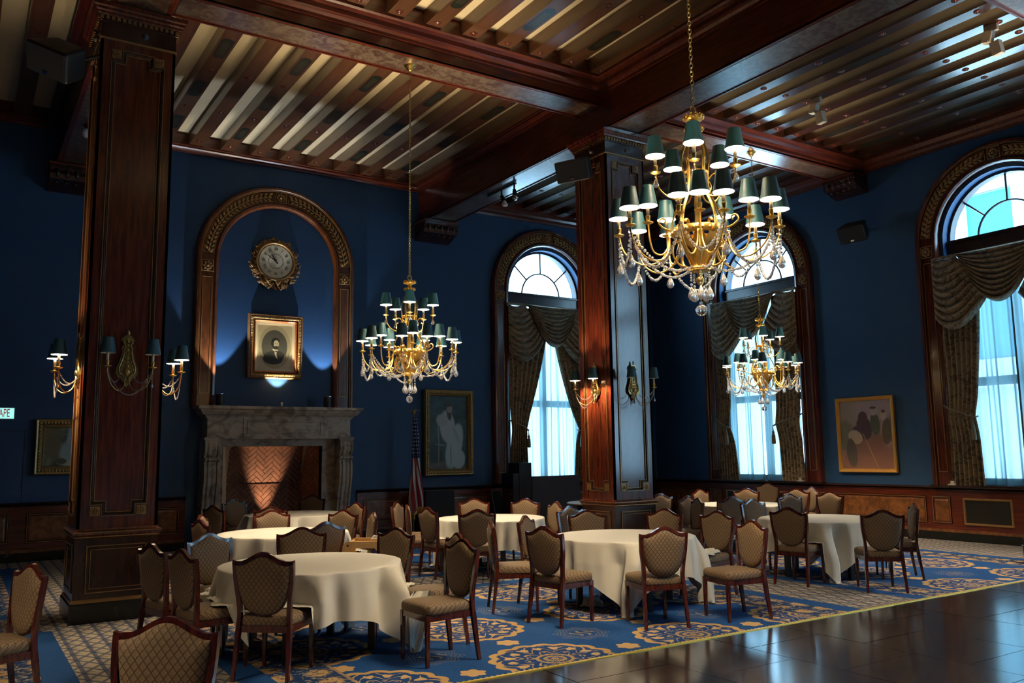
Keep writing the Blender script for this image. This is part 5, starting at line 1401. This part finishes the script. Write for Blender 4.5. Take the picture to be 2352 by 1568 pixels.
# ------------------------------------------------------------------ flag
fgp = thing('flag', 'furled stars and stripes flag on a pole with a brass eagle, by the lady painting', 'flag', (8.02, 16.15, 0))
b = MB(); b.lathe([(.20, 0), (.20, .02), (.10, .05), (.03, .10), (.016, .12), (.014, 2.40), (0, 2.41)], 16); b.build('pole', Mat('oak_pole', (.10, .05, .02), .4), fgp, True)
b = MB(); b.ball((0, 0, 2.43), .03, 10, 6); b.tube([(0, 0, 2.45), (0, 0, 2.53)], .015, 8); b.ball((0, -.02, 2.55), .03, 8, 6, sz=1.5)
for s in (-1, 1): b.tube(curve([(0, 0, 2.55), (s*.05, 0, 2.61), (s*.11, 0, 2.585), (s*.15, .0, 2.62)], 8), [.022, .03, .03, .028, .024, .02, .016, .01, .006], 6, flat=.4)
b.build('eagle_finial', M['old_brass'], fgp, True)
def flag_mat():
    m = Mat('flag_cloth', (.5, .02, .03), .8); u, v, _ = m.xyz('UV')
    st = (u*13).near(2).lt(.5); c = m.mix((.62, .60, .58), (.34, .014, .022), st)
    n = m.noise(3, (1, 1, 1), 2)
    cz = v.gt(.58); c = m.mix(c, (.010, .018, .09), cz)
    sx, sy = (u*13).near(1), (v*26).near(1); star = (sx*sx+sy*sy).sqrt().lt(.22)
    c = m.mix(c, (.7, .7, .7), star*v.gt(.60)); c = m.mix(c, (.55, .33, .05), v.lt(.035)); m.base(c); return m
b = MB()
def fcl(u, v):                                              # u around the hanging bundle, v from bottom to top
    z = .45+2.0*v; w = lerp(.17, .035, v**1.3)*(1+.15*math.sin(v*9)); a = u*2*PI
    r = w*(.62+.38*math.sin(a*5+v*5+.8*math.sin(v*7)))
    return (.05*(1-v)+r*math.cos(a)*1.0, -.05+r*.7*math.sin(a), z-.10*(1-v)*math.sin(a*2+1)*(v < .5))
nu, nv = 80, 50; b.grid(fcl, nu, nv)
b.build('cloth', flag_mat(), fgp, True, uvfn=lambda i, v_: ((i % (nu+1))/nu*1.25+.35*(i//(nu+1))/nv, (i//(nu+1))/nv))

# ------------------------------------------------------------------ things along the fireplace wall
dt = thing('draped_stand', 'low stand under navy black cloth below the lady painting', 'stand', (8.59, 16.25, 0))
b = MB()
def dr_(u, v):
    a = u*4; s = int(min(a, 3.999)); f = a-s; W, D_ = .34, .20
    c = [(-W, -D_), (W, -D_), (W, D_), (-W, D_)]; p, q = c[s], c[(s+1) % 4]
    k = 1+.05*(1-v)*math.sin(u*60)+.04*(1-v)
    return (lerp(p[0], q[0], f)*k, lerp(p[1], q[1], f)*k, .915*v+.003)
b.grid(dr_, 160, 8); b.quad((-.34, -.2, .918), (.34, -.2, .918), (.34, .2, .918), (-.34, .2, .918)); b.build('cover', M['black_cloth'], dt, True)
b = MB(); b.box(-.30, .30, -.17, .17, 0, .90); b.build('stand_body', M['black'], dt)
for k, (x, lab) in enumerate(((10.24, 'chrome-edged black folding frame leaning on the wainscot, first of two'), (10.56, 'chrome-edged black folding frame leaning beside the tall cabinet, second of two'))):
    t = thing('folding_frame', lab, 'frame', (x, 16.30, 0), .1*k, 'leaning folding frames')
    for dx in (-.13, .13):
        b = MB(); b.tube([(dx-.06, -.22, .01), (dx+.02, .20, .86)], .011, 8); b.build('chrome_rail', M['chrome'], t)
    b = MB(); b.v += [(-.18, -.22, .02), (.06, -.22, .02), (.14, .20, .84), (-.10, .20, .84), (-.18, -.20, .02), (.06, -.20, .02), (.14, .22, .84), (-.10, .22, .84)]
    b.f += [(0, 1, 2, 3), (7, 6, 5, 4), (0, 4, 5, 1), (1, 5, 6, 2), (2, 6, 7, 3), (3, 7, 4, 0)]; b.build('panel', M['black_cloth'], t)
pc = thing('black_cabinet', 'tall stepped black cabinet standing beside the charcoal partition', 'cabinet', (10.38, 15.80, 0))
b = MB(); b.box(-.09, .24, -.2, .25, 0, 1.47); bevel(b.build('upright_case', M['black_gloss'], pc), .008)
b = MB(); b.box(-.25, -.09, -.2, .25, 0, 1.25); bevel(b.build('lower_case', M['black_gloss'], pc), .008)
gp = thing('partition', 'charcoal felt partition panel below the half hidden window', 'partition', (11.29, 15.62, 0))
b = MB(); b.box(-.66, .66, -.02, .02, .06, 1.17); bevel(b.build('felt_panel', M['grey_panel'], gp), .006)
for s in (-1, 1):
    b = MB(); b.box(s*.5-.02, s*.5+.02, -.22, .22, 0, .05); b.box(s*.5-.015, s*.5+.015, -.03, .03, .05, .10); b.build('foot', M['black'], gp)
for (x, y, lab) in ((XE-.13, 12.06, 'tiny white candle stub box on the rail below the far window drape'), (XE-.13, 8.74, 'tiny white candle stub box on the rail below the drape at the right edge')):
    t = thing('white_box', lab, 'box', (x, y, 1.0)); b = MB(); b.box(-.05, .05, -.07, .07, 0, .022); b.build('tray', M['offwhite'], t); b = MB(); b.box(-.025, .025, -.035, .035, .022, .075); b.build('block', M['offwhite'], t)
kb = thing('equipment_case', 'black equipment case on the carpet, cut off by the right edge', 'case', (13.29, 6.28, 0))
b = MB(); b.box(-.30, .30, -.25, .25, .03, .37); bevel(b.build('case_body', M['black'], kb), .01)
b = MB(); b.box(-.31, .31, -.26, .26, .26, .275); b.build('lid_rim', M['chrome'], kb)
for sx in (-1, 1):
    for sy in (-1, 1): b = MB(); b.lathe([(.025, 0), (.025, .03)], 10, (sx*.24, sy*.19, 0)); b.build('foot', M['black'], kb)

# ------------------------------------------------------------------ small ceiling fixtures
for y, lab in ((8.62, 'cream box spotlight under the third joist, nearer the far chandelier canopy'), (5.72, 'cream box spotlight under the third joist at the upper right corner')):
    t = thing('box_spotlight', lab, 'lamp', (11.78, y, 7.52))
    b = MB(); b.box(-.03, .03, -.09, .09, -.10, 0); b.build('stem', M['offwhite'], t)
    b = MB(); b.box(-.05, .05, -.06, .06, -.26, -.10); o = b.build('upper_housing', M['offwhite'], t); o.rotation_euler = (.25, .1, 0)
    b = MB(); b.box(-.055, .055, -.065, .065, -.44, -.25); o = b.build('lower_housing', M['offwhite'], t); o.rotation_euler = (-.1, -.12, 0)
    b = MB(); b.tube([(-.10, .02, -.25), (.12, -.02, -.23)], .006, 6); b.build('pivot_pin', M['offwhite'], t)
t = thing('track_light', 'black double spotlight with a white bulb under the main beam', 'lamp', (8.66, 13.55, ZA-.01))
b = MB(); b.box(-.02, .02, -.45, .55, -.035, 0); b.build('track', M['black'], t)
for k, (y, tx) in enumerate(((.05, .2), (-.40, -.6))):
    h = MB(); h.tube([(0, y, -.03), (0, y, -.16)], .018, 8); h.tube([(0, y, -.14), (.05*tx, y-.06, -.26)], [.035, .05], 10); ho = h.build('spot_head', M['black'], t)
    q = MB(); q.tube([(.04*tx, y-.05, -.24), (.075*tx, y-.09, -.34)], [.03, .058], 12); q.ball((.078*tx, y-.093, -.345), .056, 12, 6, sz=.45); q.build('reflector_bulb', M['white'] if k == 0 else M['chrome'], ho, True)
t = thing('globe_bulb', 'white globe bulb under the beam beside the nearer column', 'lamp', (1.40, 14.1, ZA-.01))
b = MB(); b.lathe([(.05, 0), (.05, -.03), (.03, -.05), (.03, -.09)], 12); b.build('socket', M['black'], t); b = MB(); b.ball((0, 0, -.14), .075, 14, 9); b.build('globe', M['white'], t, True)
